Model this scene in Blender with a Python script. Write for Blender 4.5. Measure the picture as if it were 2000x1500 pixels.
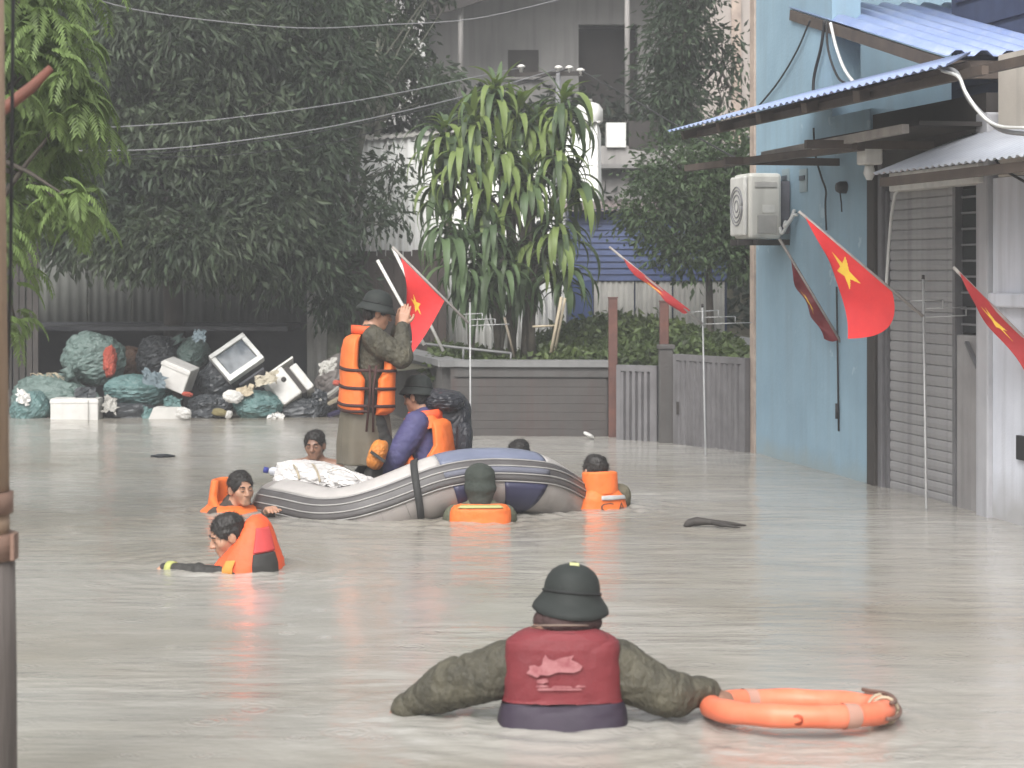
import bpy, bmesh, math, random
import numpy as np
from mathutils import Vector as V, Matrix, Euler
R = math.radians
SC = bpy.context.scene
for o in list(bpy.data.objects): bpy.data.objects.remove(o)
COL = SC.collection
# ------------------------------------------------------------------ camera, world, sun, exposure
F, H, HY = 4011.0, 1.67, 530.0            # focal length in photo pixels, eye height over the water, horizon row
cam_d = bpy.data.cameras.new('camera'); cam = bpy.data.objects.new('camera', cam_d); COL.objects.link(cam)
cam.location = (0, 0, H); cam.rotation_euler = (R(90), 0, 0)
cam_d.sensor_width = 36.0; cam_d.lens = 36.0 * F / 2000.0; cam_d.shift_y = -220.0 / 2000.0
cam_d.clip_end = 2000; cam_d.clip_start = 0.1
cam_d.dof.use_dof = True; cam_d.dof.focus_distance = 14.0; cam_d.dof.aperture_fstop = 4.5
SC.camera = cam
wd = bpy.data.worlds.new('World'); SC.world = wd; wd.use_nodes = True
nt = wd.node_tree; nt.nodes.clear()
sky = nt.nodes.new('ShaderNodeTexSky'); sky.sky_type = 'NISHITA'; sky.sun_disc = False
SUN_EL, SUN_AZ = 44.0, 195.0
sky.sun_elevation = R(SUN_EL); sky.sun_rotation = R(SUN_AZ); sky.dust_density = 6.0; sky.air_density = 1.6; sky.ozone_density = 1.0
hs = nt.nodes.new('ShaderNodeHueSaturation'); hs.inputs['Saturation'].default_value = 0.10
bg = nt.nodes.new('ShaderNodeBackground'); bg.inputs['Strength'].default_value = 0.12
wo = nt.nodes.new('ShaderNodeOutputWorld')
nt.links.new(sky.outputs[0], hs.inputs['Color']); nt.links.new(hs.outputs[0], bg.inputs[0]); nt.links.new(bg.outputs[0], wo.inputs[0])
sd = bpy.data.lights.new('sun', 'SUN'); sd.energy = 1.45; sd.angle = R(40); sd.color = (1.0, 0.97, 0.93)
sun = bpy.data.objects.new('sun', sd); COL.objects.link(sun)
# world azimuth 200 deg: behind the camera, a little to the left
az, el = R(SUN_AZ), R(SUN_EL)
sdir = V((math.sin(az) * math.cos(el), math.cos(az) * math.cos(el), math.sin(el)))
sun.rotation_euler = sdir.to_track_quat('Z', 'Y').to_euler()
SC.view_settings.view_transform = 'Standard'; SC.view_settings.look = 'None'
SC.view_settings.exposure = 1.0; SC.view_settings.gamma = 1.0; SC.view_settings.use_curve_mapping = False
SC.render.engine = 'CYCLES'
SC.cycles.use_denoising = True; SC.cycles.max_bounces = 5; SC.cycles.volume_bounces = 0
SC.cycles.transparent_max_bounces = 6; SC.cycles.caustics_reflective = False; SC.cycles.caustics_refractive = False
SC.render.filter_size = 2.3

# ------------------------------------------------------------------ helpers
def P(px, py, d):
    return V(((px - 1000) / F * d, d, H - (py - HY) / F * d))
def dw(py):                                  # distance of a waterline seen at that row
    return F * H / (py - HY)
def lin(h):
    c = [int(h[i:i + 2], 16) / 255 for i in (1, 3, 5)]
    return tuple(x / 12.92 if x <= .04045 else ((x + .055) / 1.055) ** 2.4 for x in c)
FR = {}                                      # world matrix of each thing
def tag(o, label=None, cat=None, group=None, kind=None):
    if label: o['label'] = label
    if cat: o['category'] = cat
    if group: o['group'] = group
    if kind: o['kind'] = kind
    return o
def thing(name, loc, label, cat, group=None, rz=0.0):
    o = bpy.data.objects.new(name, None); COL.objects.link(o)
    o.empty_display_size = .1; o.location = V(loc); o.rotation_euler = (0, 0, rz)
    FR[o] = Matrix.Translation(V(loc)) @ Matrix.Rotation(rz, 4, 'Z')
    return tag(o, label, cat, group)
def link(name, me, mat, parent=None, local=False):
    """me in world coordinates (or in the parent's frame when local)"""
    o = bpy.data.objects.new(name, me); COL.objects.link(o)
    for m in (mat if isinstance(mat, (list, tuple)) else [mat]): me.materials.append(m)
    if parent is not None:
        o.parent = parent; FR[o] = FR[parent]
        if not local: me.transform(FR[parent].inverted())
    else:
        FR[o] = Matrix.Identity(4)
        if not local:                        # put the origin at the base of the thing
            n = len(me.vertices); a = np.empty(n * 3); me.vertices.foreach_get('co', a); a = a.reshape(-1, 3)
            c = V(((a[:, 0].min() + a[:, 0].max()) / 2, (a[:, 1].min() + a[:, 1].max()) / 2, a[:, 2].min()))
            me.transform(Matrix.Translation(-c)); o.location = c; FR[o] = Matrix.Translation(c)
    return o
def mesh_np(name, v, f, smooth=True, mi=None):
    v = np.asarray(v, dtype=np.float32).reshape(-1, 3); f = np.asarray(f, dtype=np.int32)
    me = bpy.data.meshes.new(name); k = f.shape[1]
    me.vertices.add(len(v)); me.vertices.foreach_set('co', v.ravel())
    me.loops.add(f.size); me.loops.foreach_set('vertex_index', f.ravel())
    me.polygons.add(len(f)); me.polygons.foreach_set('loop_start', np.arange(len(f), dtype=np.int32) * k)
    me.polygons.foreach_set('loop_total', np.full(len(f), k, dtype=np.int32))
    me.polygons.foreach_set('use_smooth', np.full(len(f), smooth))
    if mi is not None: me.polygons.foreach_set('material_index', np.asarray(mi, dtype=np.int32))
    me.update(calc_edges=True); me.validate()
    return me
class MB:
    def __init__(s): s.v = []; s.f = []; s.sm = []
    def add(s, vs, fs, smooth=False):
        n = len(s.v); s.v += [tuple(v) for v in vs]; s.f += [[i + n for i in f] for f in fs]; s.sm += [smooth] * len(fs); return s
    def box(s, c, h, rot=None, bev=0.0):
        c = V(c); rot = rot or Matrix.Identity(3)
        if bev <= 0:
            vs = [c + rot @ V((x * h[0], y * h[1], z * h[2])) for x in (-1, 1) for y in (-1, 1) for z in (-1, 1)]
            return s.add(vs, [(0, 1, 3, 2), (4, 6, 7, 5), (0, 4, 5, 1), (2, 3, 7, 6), (0, 2, 6, 4), (1, 5, 7, 3)])
        bm = bmesh.new(); bmesh.ops.create_cube(bm, size=2)
        for v in bm.verts: v.co = V((v.co.x * h[0], v.co.y * h[1], v.co.z * h[2]))
        bmesh.ops.bevel(bm, geom=bm.edges[:], offset=min(bev, min(h) * .9), segments=2, affect='EDGES', profile=.5)
        bm.verts.index_update()
        s.add([c + rot @ v.co for v in bm.verts], [[v.index for v in f.verts] for f in bm.faces], False); bm.free(); return s
    def span(s, lo, hi, bev=0.0):
        lo, hi = V(lo), V(hi); return s.box((lo + hi) / 2, (hi - lo) / 2, None, bev)
    def tube(s, pts, rad, n=8, cap=True):
        pts = [V(p) for p in pts]; m = len(pts)
        if not hasattr(rad, '__len__'): rad = [rad] * m
        vs = []; t0 = (pts[1] - pts[0]).normalized()
        up = V((0, 0, 1)) if abs(t0.z) < .9 else V((1, 0, 0)); u = t0.cross(up).normalized()
        for i in range(m):
            t = (pts[min(i + 1, m - 1)] - pts[max(i - 1, 0)]).normalized()
            u = (u - t * u.dot(t)).normalized(); w = t.cross(u)
            for k in range(n):
                a = 2 * math.pi * k / n; vs.append(pts[i] + (u * math.cos(a) + w * math.sin(a)) * rad[i])
        fs = [(i * n + k, i * n + (k + 1) % n, (i + 1) * n + (k + 1) % n, (i + 1) * n + k) for i in range(m - 1) for k in range(n)]
        if cap: fs += [tuple(range(n))[::-1], tuple(range((m - 1) * n, m * n))]
        return s.add(vs, fs, True)
    def bar(s, a, b, w, h):                  # rectangular bar between two points
        a, b = V(a), V(b); t = b - a; q = t.to_track_quat('Y', 'Z').to_matrix()
        return s.box((a + b) / 2, (w / 2, t.length / 2, h / 2), q)
    def prism(s, poly, ex):                  # poly: list of points, ex: extrusion vector
        ex = V(ex); n = len(poly); poly = [V(p) for p in poly]
        return s.add(poly + [p + ex for p in poly], [tuple(range(n)), tuple(range(2 * n - 1, n - 1, -1))] + [(i, i + n, (i + 1) % n + n, (i + 1) % n) for i in range(n)])
    def mesh(s, name='m'):
        me = bpy.data.meshes.new(name); me.from_pydata(s.v, [], s.f); me.polygons.foreach_set('use_smooth', s.sm)
        bm = bmesh.new(); bm.from_mesh(me); bmesh.ops.recalc_face_normals(bm, faces=bm.faces[:]); bm.to_mesh(me); bm.free(); me.update(); return me
    def put(s, name, mat, parent=None, local=False): return link(name, s.mesh(name), mat, parent, local)
def spline(pts, n):                          # Catmull-Rom through points
    pts = [np.array(p, float) for p in pts]; pts = [2 * pts[0] - pts[1]] + pts + [2 * pts[-1] - pts[-2]]
    out = []; m = len(pts) - 3
    for i in range(n):
        t = i / (n - 1) * m; k = min(int(t), m - 1); t -= k; a, b, c, d = pts[k:k + 4]
        out.append(.5 * (2 * b + (c - a) * t + (2 * a - 5 * b + 4 * c - d) * t * t + (3 * b - a - 3 * c + d) * t ** 3))
    return np.array(out)
def wob(p, fr, seed=0, n=5):                 # cheap smooth noise, about -1..1
    rg = np.random.RandomState(seed); o = np.zeros(p.shape[:-1])
    for i in range(n):
        k = rg.normal(size=3); k *= fr * (1 + .35 * i) / np.linalg.norm(k); k2 = rg.normal(size=3) * fr * .7
        o += np.sin(p @ k + rg.uniform(0, 6.3) + 1.3 * np.sin(p @ k2 + rg.uniform(0, 6.3))) / (1 + .3 * i)
    return o / n * 1.6
# ------------------------------------------------------------------ materials
MATS = {}
def M(name, col, col2=None, rough=.75, scale=6., bump=.15, bscale=60., bdist=.01, spec=.4, metal=0., island=0., streak=0., streak_col=None, stretch=None, coat=0., sss=0., trans=0., noise_mid=.5, tide=None, peel=None):
    if name in MATS: return MATS[name]
    m = bpy.data.materials.new(name); m.use_nodes = True; t = m.node_tree; n = t.nodes; L = t.links
    b = n['Principled BSDF']; tc = n.new('ShaderNodeTexCoord')
    if col2 is None: col2 = tuple(c * .72 for c in col)
    src = tc.outputs['Object']
    if stretch:
        mp = n.new('ShaderNodeMapping'); mp.inputs['Scale'].default_value = stretch; L.new(src, mp.inputs[0]); src = mp.outputs[0]
    nz = n.new('ShaderNodeTexNoise'); nz.inputs['Scale'].default_value = scale; nz.inputs['Detail'].default_value = 6; nz.inputs['Roughness'].default_value = .62; L.new(src, nz.inputs[0])
    rp = n.new('ShaderNodeMapRange'); rp.inputs[1].default_value = noise_mid - .22; rp.inputs[2].default_value = noise_mid + .22; L.new(nz.outputs[0], rp.inputs[0])
    mx = n.new('ShaderNodeMix'); mx.data_type = 'RGBA'; mx.inputs[6].default_value = (*col, 1); mx.inputs[7].default_value = (*col2, 1); L.new(rp.outputs[0], mx.inputs[0])
    out = mx.outputs[2]
    if streak > 0:
        mp = n.new('ShaderNodeMapping'); mp.inputs['Scale'].default_value = (9, 9, .55); L.new(tc.outputs['Object'], mp.inputs[0])
        ns = n.new('ShaderNodeTexNoise'); ns.inputs['Scale'].default_value = 1.0; ns.inputs['Detail'].default_value = 5; L.new(mp.outputs[0], ns.inputs[0])
        r2 = n.new('ShaderNodeMapRange'); r2.inputs[1].default_value = .48; r2.inputs[2].default_value = .72; r2.inputs[4].default_value = streak; L.new(ns.outputs[0], r2.inputs[0])
        m2 = n.new('ShaderNodeMix'); m2.data_type = 'RGBA'; L.new(r2.outputs[0], m2.inputs[0]); L.new(out, m2.inputs[6]); m2.inputs[7].default_value = (*(streak_col or tuple(c * .4 for c in col)), 1); out = m2.outputs[2]
    if peel:
        np_ = n.new('ShaderNodeTexNoise'); np_.inputs['Scale'].default_value = 3.1; np_.inputs['Detail'].default_value = 9; np_.inputs['Roughness'].default_value = .7; L.new(tc.outputs['Object'], np_.inputs[0])
        r4 = n.new('ShaderNodeMapRange'); r4.inputs[1].default_value = .63; r4.inputs[2].default_value = .66; r4.inputs[4].default_value = .75; L.new(np_.outputs[0], r4.inputs[0])
        m4 = n.new('ShaderNodeMix'); m4.data_type = 'RGBA'; L.new(r4.outputs[0], m4.inputs[0]); L.new(out, m4.inputs[6]); m4.inputs[7].default_value = (*peel, 1); out = m4.outputs[2]
    if tide:                                   # muddy high-water stain with a ragged edge
        sx = n.new('ShaderNodeSeparateXYZ'); L.new(tc.outputs['Object'], sx.inputs[0]); nt_ = n.new('ShaderNodeTexNoise'); nt_.inputs['Scale'].default_value = 3.5; nt_.inputs['Detail'].default_value = 6; L.new(tc.outputs['Object'], nt_.inputs[0])
        ad = n.new('ShaderNodeMath'); ad.operation = 'MULTIPLY_ADD'; L.new(nt_.outputs[0], ad.inputs[0]); ad.inputs[1].default_value = .35; L.new(sx.outputs[2], ad.inputs[2])
        r5 = n.new('ShaderNodeMapRange'); r5.inputs[1].default_value = tide[0] + .17; r5.inputs[2].default_value = tide[1] + .17; r5.inputs[3].default_value = .75; r5.inputs[4].default_value = 0; L.new(ad.outputs[0], r5.inputs[0])
        m5 = n.new('ShaderNodeMix'); m5.data_type = 'RGBA'; L.new(r5.outputs[0], m5.inputs[0]); L.new(out, m5.inputs[6]); m5.inputs[7].default_value = (*tide[2], 1); out = m5.outputs[2]
    if island > 0:
        g = n.new('ShaderNodeNewGeometry'); r3 = n.new('ShaderNodeMapRange'); r3.inputs[3].default_value = 1 - island; r3.inputs[4].default_value = 1 + island; L.new(g.outputs['Random Per Island'], r3.inputs[0])
        m3 = n.new('ShaderNodeVectorMath'); m3.operation = 'SCALE'; L.new(out, m3.inputs[0]); L.new(r3.outputs[0], m3.inputs['Scale']); out = m3.outputs[0]
    L.new(out, b.inputs['Base Color'])
    b.inputs['Roughness'].default_value = rough; b.inputs['Metallic'].default_value = metal; b.inputs['Specular IOR Level'].default_value = spec
    if coat: b.inputs['Coat Weight'].default_value = coat; b.inputs['Coat Roughness'].default_value = .2
    if sss: b.inputs['Subsurface Weight'].default_value = sss; b.inputs['Subsurface Radius'].default_value = (.01, .004, .002)
    if trans: b.inputs['Transmission Weight'].default_value = trans
    if bump > 0:
        nb = n.new('ShaderNodeTexNoise'); nb.inputs['Scale'].default_value = bscale; nb.inputs['Detail'].default_value = 4; L.new(src, nb.inputs[0])
        bp = n.new('ShaderNodeBump'); bp.inputs['Strength'].default_value = bump; bp.inputs['Distance'].default_value = bdist; L.new(nb.outputs[0], bp.inputs['Height']); L.new(bp.outputs[0], b.inputs['Normal'])
    MATS[name] = m; return m
def leaf_mat(name, c, c2, island=.35, rough=.52):
    m = M(name, c, c2, rough=rough, scale=1.3, bump=0, island=island, spec=.28)
    t = m.node_tree; b = t.nodes['Principled BSDF']; tr = t.nodes.new('ShaderNodeBsdfTranslucent'); tr.inputs[0].default_value = (c[0] * 1.3, c[1] * 1.5, c[2] * .8, 1)
    ms = t.nodes.new('ShaderNodeMixShader'); ms.inputs[0].default_value = .22; o = t.nodes['Material Output']
    t.links.new(b.outputs[0], ms.inputs[1]); t.links.new(tr.outputs[0], ms.inputs[2]); t.links.new(ms.outputs[0], o.inputs[0]); return m
# ------------------------------------------------------------------ setting: bed, water, garden bank, hillside
m_ground = M('mud', (.10, .08, .055), (.05, .045, .03), scale=2, bump=.5, bscale=20, bdist=.03)
m_soil = M('garden_soil', (.07, .06, .04), (.035, .04, .02), scale=3, bump=.6, bscale=25, bdist=.04)
g = MB().add([(-300, -100, -1.15), (300, -100, -1.15), (300, 500, -1.15), (-300, 500, -1.15)], [(0, 1, 2, 3)]).put('ground', m_ground); tag(g, kind='structure')
# water: fine grid where it is seen, coarse sheet beyond
def axis(lo, hi, step, far):
    fine = np.arange(lo, hi, step); g0 = lo - step * (1.35 ** np.arange(1, 28)).cumsum(); g1 = hi + step * (1.35 ** np.arange(1, 28)).cumsum()
    return np.concatenate([np.clip(g0[::-1], -far, far), fine, np.clip(g1, -far, far)])
wx = axis(-5.2, 5.2, .035, 280); wy = axis(5.6, 24.5, .032, 280)
wx = np.unique(wx); wy = np.unique(wy)
def eta(x, y):
    rg = np.random.RandomState(11); z = np.zeros_like(x)
    for i in range(46):
        lam = rg.uniform(.14, 1.3); a = rg.normal(math.pi / 2, 1.0); k = 2 * math.pi / lam; ph = rg.uniform(0, 6.3)
        z += .00062 * lam ** .8 * np.sin(k * (x * math.cos(a) + y * math.sin(a)) + ph + 1.2 * np.sin(x * rg.uniform(.3, 2) + y * rg.uniform(.3, 2) + ph))
    return z
WX, WY = np.meshgrid(wx, wy, indexing='ij'); WZ = eta(WX, WY)
# wakes: rings spreading from the people and the boat
def wake(cx, cy, r0, lam, amp, fall):
    global WZ
    r = np.hypot(WX - cx, WY - cy) - r0; WZ += np.where(r > -.1, amp * np.cos(2 * math.pi * r / lam) * np.exp(-np.abs(r) / fall), 0)
for w in ((.19, 7.6, .2, .17, .005, .4), (-.3, 7.75, .05, .12, .004, .3), (1.07, 7.55, .38, .12, .004, .3), (-1.6, 11.6, .15, .15, .006, .5), (-1.95, 14.3, .2, .16, .005, .4), (-.2, 13.75, .15, .14, .005, .4), (.65, 14.5, .15, .14, .005, .4), (-.6, 14.6, 1.0, .22, .004, .6)): wake(*w)
def chop(cx, cy, rx_, ry_, amp):               # short disturbed water round whatever moves in it
    global WZ
    r = np.sqrt(((WX - cx) / rx_) ** 2 + ((WY - cy) / ry_) ** 2); q = np.stack([WX, WY * .8, 0 * WX], -1); WZ += amp * np.exp(-np.clip(r - 1, 0, None) / .55) * (r < 6) * wob(q, 26, 3, 5)
for c_ in ((.19, 7.6, .3, .25, .005), (-.25, 7.75, .25, .2, .004), (1.05, 7.6, .42, .4, .0035), (-1.6, 11.6, .3, .25, .010), (-2.0, 14.3, .25, .2, .010), (-.2, 13.75, .25, .2, .010), (.65, 14.5, .25, .2, .010), (-.6, 15, 1.2, 1.2, .006), (-1.6, 16.9, .3, .2, .008)): chop(*c_)
edge = (np.abs(WX) > 5.3) | (WY < 5.5) | (WY > 24.6); WZ[edge] = 0
nx_, ny_ = WX.shape; ii = np.arange(nx_ * ny_).reshape(nx_, ny_)
wf = np.stack([ii[:-1, :-1], ii[1:, :-1], ii[1:, 1:], ii[:-1, 1:]], -1).reshape(-1, 4)
wm = bpy.data.materials.new('flood_water'); wm.use_nodes = True; t = wm.node_tree; b = t.nodes['Principled BSDF']
tc = t.nodes.new('ShaderNodeTexCoord')
def tnoise(scale, mscale, detail=5, rough=.55):
    mp = t.nodes.new('ShaderNodeMapping'); mp.inputs['Scale'].default_value = mscale; t.links.new(tc.outputs['Object'], mp.inputs[0])
    nz = t.nodes.new('ShaderNodeTexNoise'); nz.inputs['Scale'].default_value = scale; nz.inputs['Detail'].default_value = detail; nz.inputs['Roughness'].default_value = rough; t.links.new(mp.outputs[0], nz.inputs[0]); return nz.outputs[0]
mxc = t.nodes.new('ShaderNodeMix'); mxc.data_type = 'RGBA'; mxc.inputs[6].default_value = (.375, .366, .34, 1); mxc.inputs[7].default_value = (.235, .208, .165, 1)
mrw = t.nodes.new('ShaderNodeMapRange'); mrw.inputs[1].default_value = .36; mrw.inputs[2].default_value = .68; t.links.new(tnoise(.22, (.8, 1.3, 1), 6, .6), mrw.inputs[0]); t.links.new(mrw.outputs[0], mxc.inputs[0]); t.links.new(mxc.outputs[2], b.inputs['Base Color'])
b.inputs['Roughness'].default_value = .12; b.inputs['IOR'].default_value = 1.33; b.inputs['Specular IOR Level'].default_value = .5
b1 = t.nodes.new('ShaderNodeBump'); b1.inputs['Strength'].default_value = .55; b1.inputs['Distance'].default_value = .02; t.links.new(tnoise(4, (.45, 1.7, 1), 5), b1.inputs['Height'])
b2 = t.nodes.new('ShaderNodeBump'); b2.inputs['Strength'].default_value = .35; b2.inputs['Distance'].default_value = .006; t.links.new(tnoise(26, (.8, 1.3, 1), 3), b2.inputs['Height']); t.links.new(b1.outputs[0], b2.inputs['Normal'])
# calmer and rougher patches, and rings where the rain strikes
pr = t.nodes.new('ShaderNodeMapRange'); pr.inputs[1].default_value = .38; pr.inputs[2].default_value = .64; pr.inputs[3].default_value = .1; pr.inputs[4].default_value = 1.0; t.links.new(tnoise(.55, (.8, 1.5, 1), 4), pr.inputs[0]); t.links.new(pr.outputs[0], b1.inputs['Strength'])
prev = b2.outputs[0]
for sc_, amp_, fq in ((2.6, .38, 75.), (4.7, .3, 60.)):
    vo = t.nodes.new('ShaderNodeTexVoronoi'); vo.inputs['Scale'].default_value = sc_; t.links.new(tc.outputs['Object'], vo.inputs[0])
    ml = t.nodes.new('ShaderNodeMath'); ml.operation = 'MULTIPLY'; t.links.new(vo.outputs['Distance'], ml.inputs[0]); ml.inputs[1].default_value = fq
    sn_ = t.nodes.new('ShaderNodeMath'); sn_.operation = 'SINE'; t.links.new(ml.outputs[0], sn_.inputs[0])
    fa = t.nodes.new('ShaderNodeMapRange'); fa.inputs[1].default_value = .02; fa.inputs[2].default_value = .33; fa.inputs[3].default_value = 1; fa.inputs[4].default_value = 0; t.links.new(vo.outputs['Distance'], fa.inputs[0])
    mu = t.nodes.new('ShaderNodeMath'); mu.operation = 'MULTIPLY'; t.links.new(sn_.outputs[0], mu.inputs[0]); t.links.new(fa.outputs[0], mu.inputs[1])
    b3 = t.nodes.new('ShaderNodeBump'); b3.inputs['Strength'].default_value = amp_; b3.inputs['Distance'].default_value = .004; t.links.new(mu.outputs[0], b3.inputs['Height']); t.links.new(prev, b3.inputs['Normal']); prev = b3.outputs[0]
t.links.new(prev, b.inputs['Normal'])
w = link('water', mesh_np('water', np.stack([WX, WY, WZ], -1), wf), wm, None, True); tag(w, kind='structure')
# raised garden behind the grey wall, and the hillside that carries the houses
def terrain(name, x0, x1, y0, y1, nx, ny, fn, mat):
    xs = np.linspace(x0, x1, nx); ys = np.linspace(y0, y1, ny); X, Y = np.meshgrid(xs, ys, indexing='ij'); Z = fn(X, Y)
    i = np.arange(nx * ny).reshape(nx, ny); f = np.stack([i[:-1, :-1], i[1:, :-1], i[1:, 1:], i[:-1, 1:]], -1).reshape(-1, 4)
    return tag(link(name, mesh_np(name, np.stack([X, Y, Z], -1), f), mat, None, True), kind='structure')
def garden_z(X, Y): return .62 + .03 * np.sin(X * 3) * np.cos(Y * 4) + .05 * np.sin(X * 1.1 + 2)
terrain('garden_ground', -1.55, 2.5, 21.15, 27.2, 50, 60, garden_z, m_soil)
def hill_z(X, Y):
    s = np.clip((Y - 26.6) / 4.5, 0, None); z = .6 + 3.0 * np.minimum(s, 1) ** 1.2 + .28 * np.clip(Y - 31.1, 0, None)
    return np.where(X < -1.5, np.minimum(z, -1.2 + 2.2 * np.clip((Y - 27.2) / 3, 0, None)), z) + .12 * np.sin(X * 1.7) * np.cos(Y * 1.3)
terrain('hillside', -40, 40, 26.9, 90, 120, 80, hill_z, m_soil)

# ------------------------------------------------------------------ facade on the right: a line through A along a, street normal n
FA_A = V((2.24, 18.9, 0)); FA_a = V((.2046, -.9788, 0)); FA_n = V((-.9788, -.2046, 0)); ZZ = V((0, 0, 1))
FROT = Matrix((FA_a, FA_n, ZZ)).transposed()          # local (along street, out to street, up) -> world
def FP(u, off, z): return FA_A + FA_a * u + FA_n * off + ZZ * z
def upx(px, off=0.0):                        # where along the facade that column is seen
    k = (px - 1000) / F; A = FA_A + FA_n * off; return (A.x - k * A.y) / (k * FA_a.y - FA_a.x)
def fz(px, py, off=0.0):
    d = FP(upx(px, off), off, 0).y; return H - (py - HY) / F * d
def fbox(mb, u0, u1, o0, o1, z0, z1, bev=0.0):
    return mb.box(FP((u0 + u1) / 2, (o0 + o1) / 2, (z0 + z1) / 2), (abs(u1 - u0) / 2, abs(o1 - o0) / 2, abs(z1 - z0) / 2), FROT, bev)
m_blue = M('blue_plaster', lin('#8ba6b6'), lin('#7a94a5'), rough=.6, scale=1.6, bump=.25, bscale=35, streak=.5, streak_col=lin('#7c8f9c'), peel=lin('#9fb4be'), tide=(1.16, 1.34, lin('#8a9698')))
m_tan = M('tan_edge', lin('#b3a295'), lin('#877a72'), streak=.4)
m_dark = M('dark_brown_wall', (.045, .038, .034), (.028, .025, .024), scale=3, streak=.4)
m_dblue = M('shaded_blue_boards', (.045, .06, .11), (.03, .04, .08), scale=3, streak=.3)  # the roof's shade on this wall is put into the dark blue
m_steel = M('grey_steel_pillar', (.15, .145, .155), (.10, .10, .105), scale=4, rough=.5, streak=.5)
m_shut = M('shutter_grey', (.29, .285, .29), (.235, .23, .235), scale=3, rough=.55, streak=.5, bump=.05)
m_white = M('white_plaster', (.66, .68, .74), (.52, .54, .60), scale=1.5, streak=.45, streak_col=(.33, .34, .37), rough=.65, tide=(1.2, 1.5, (.3, .29, .28)))
m_cream = M('cream_plaster', (.52, .48, .42), (.40, .36, .32), scale=2, streak=.35)
m_roofb = M('blue_roof_sheet', (.16, .22, .42), (.24, .30, .48), scale=2, rough=.38, bump=.05, streak=.3, streak_col=(.35, .38, .45))
m_wood = M('roof_timber', (.10, .075, .06), (.05, .04, .035), scale=5, stretch=(1, 1, 1))
m_lamp = M('light_box_white', (.62, .61, .58), (.48, .47, .45), scale=3, streak=.35)
m_pvc = M('white_pvc', (.62, .62, .60), (.45, .45, .44), rough=.4, scale=5, bump=0)
m_cable = M('black_cable', (.02, .02, .022), rough=.6, bump=0)
m_greyc = M('grey_cabinet', (.27, .26, .26), (.20, .19, .19), scale=3, streak=.4)

hb = thing('blue_house', FP(1.4, -2, -1.15), 'pale blue plastered house with dark shutter bay and blue tin roofs on the right', 'house')
u_r = upx(1700); u_up = upx(1625)
m = MB(); fbox(m, 0, u_r, -.25, 0, -1.15, 2.95); fbox(m, 0, u_up, -.25, 0, 2.95, 5.6); m.put('wall', m_blue, hb)
m = MB(); fbox(m, -6, 0, -6.2, -5.9, -1.15, 5.6); fbox(m, -.25, -.01, -6.0, -.2, -1.15, 5.6); m.put('rear_wall', m_blue, hb)
m = MB(); fbox(m, -.1, 0.02, -.12, .02, -1.1, 5.6); m.put('corner_strip', m_tan, hb)
m = MB(); fbox(m, u_up - .1, 5.2, -1.3, -1.1, 2.0, 5.2); m.put('upper_wall', m_dblue, hb)
m = MB()
for k in range(9): fbox(m, u_up + .02, 5.0, -1.1, -1.075, 2.95 + k * .24, 2.95 + k * .24 + .2)
m.put('weatherboard', m_dblue, hb)
u1 = upx(1733, -.03); u2 = upx(1866, -.03); u3 = upx(1921); u4 = upx(1944)
zs = fz(1800, 366, -.03)
m = MB(); fbox(m, u_r + .003, u_r + .16, -.06, .035, -1.15, 2.6, .01); m.put('pillar', m_dark, hb)
m = MB(); fbox(m, u_r + .17, upx(1724), -.06, .012, -1.15, 2.6, .01); m.put('pillar', m_steel, hb)
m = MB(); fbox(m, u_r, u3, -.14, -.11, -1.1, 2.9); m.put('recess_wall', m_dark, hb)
m = MB(); fbox(m, u_r + .003, u3, -.25, -.02, zs + .2, 2.9); m.put('header', m_dark, hb)  # dark brown stands in for the awning's shade on this wall
sh = MB(); fbox(sh, u1 - .03, u1 + .03, -.08, -.02, -1.1, zs); sh = sh.put('shutter_door', m_steel, hb)
m = MB(); fbox(m, u2 - .03, u2 + .02, -.08, -.02, -1.1, zs); m.put('guide_rail', m_steel, sh)
ns = 44; hh = (zs + 1.1) / ns; slat = None
for k in range(ns):                          # every shutter slat is a curved lath
    if slat is None:
        prof = [(-.004, 0), (.006, hh * .10), (.011, hh * .5), (.008, hh * .88), (-.002, hh * 1.0)]; mb = MB(); ua, ub = u1 + .03, u2 - .02
        vs = [FP(uu, -.05 + o, z) for uu in (ua, ub) for (o, z) in prof]; n_ = len(prof); mb.add(vs, [(i, i + 1, n_ + i + 1, n_ + i) for i in range(n_ - 1)] + [(0, n_ - 1, 2 * n_ - 1, n_)])
        o = mb.put('slat', m_shut, sh); slat = o.data; o.location.z = -1.1
    else:
        o = bpy.data.objects.new('slat', slat); COL.objects.link(o); o.parent = sh; o.location.z = -1.1 + k * hh
    o.location.z += 0
m = MB(); fbox(m, upx(1760), upx(1937), -.06, .1, fz(1850, 366), fz(1850, 328), .01); m.put('light_box', m_lamp, hb)
# barred side window, meter panel
m = MB(); fbox(m, upx(1880, -.05), upx(1907, -.05), -.1, -.05, fz(1890, 650), fz(1890, 368)); sw = m.put('window', M('dark_glass', (.02, .02, .025), rough=.15, bump=0), hb)
for k in range(9):
    z = fz(1890, 650) + (k + .5) * (fz(1890, 368) - fz(1890, 650)) / 9
    MB().bar(FP(upx(1879, -.04), -.04, z), FP(upx(1908, -.04), -.04, z), .015, .015).put('bar', m_steel, sw)
m = MB(); fbox(m, upx(1909, -.03), u3 - .005, -.1, -.03, -1.1, zs + .1); m.put('window_jamb', m_steel, hb)
m = MB(); fbox(m, upx(1868, -.01), u3 - .02, -.1, -.01, -1.1, fz(1890, 655), .01); pb = m.put('low_panel', m_greyc, hb)
m = MB().bar(FP(upx(1888, .02), .02, fz(1890, 668)), FP(u3 - .05, .02, fz(1890, 715)), .03, .02); m.put('stay', m_steel, pb)
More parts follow.
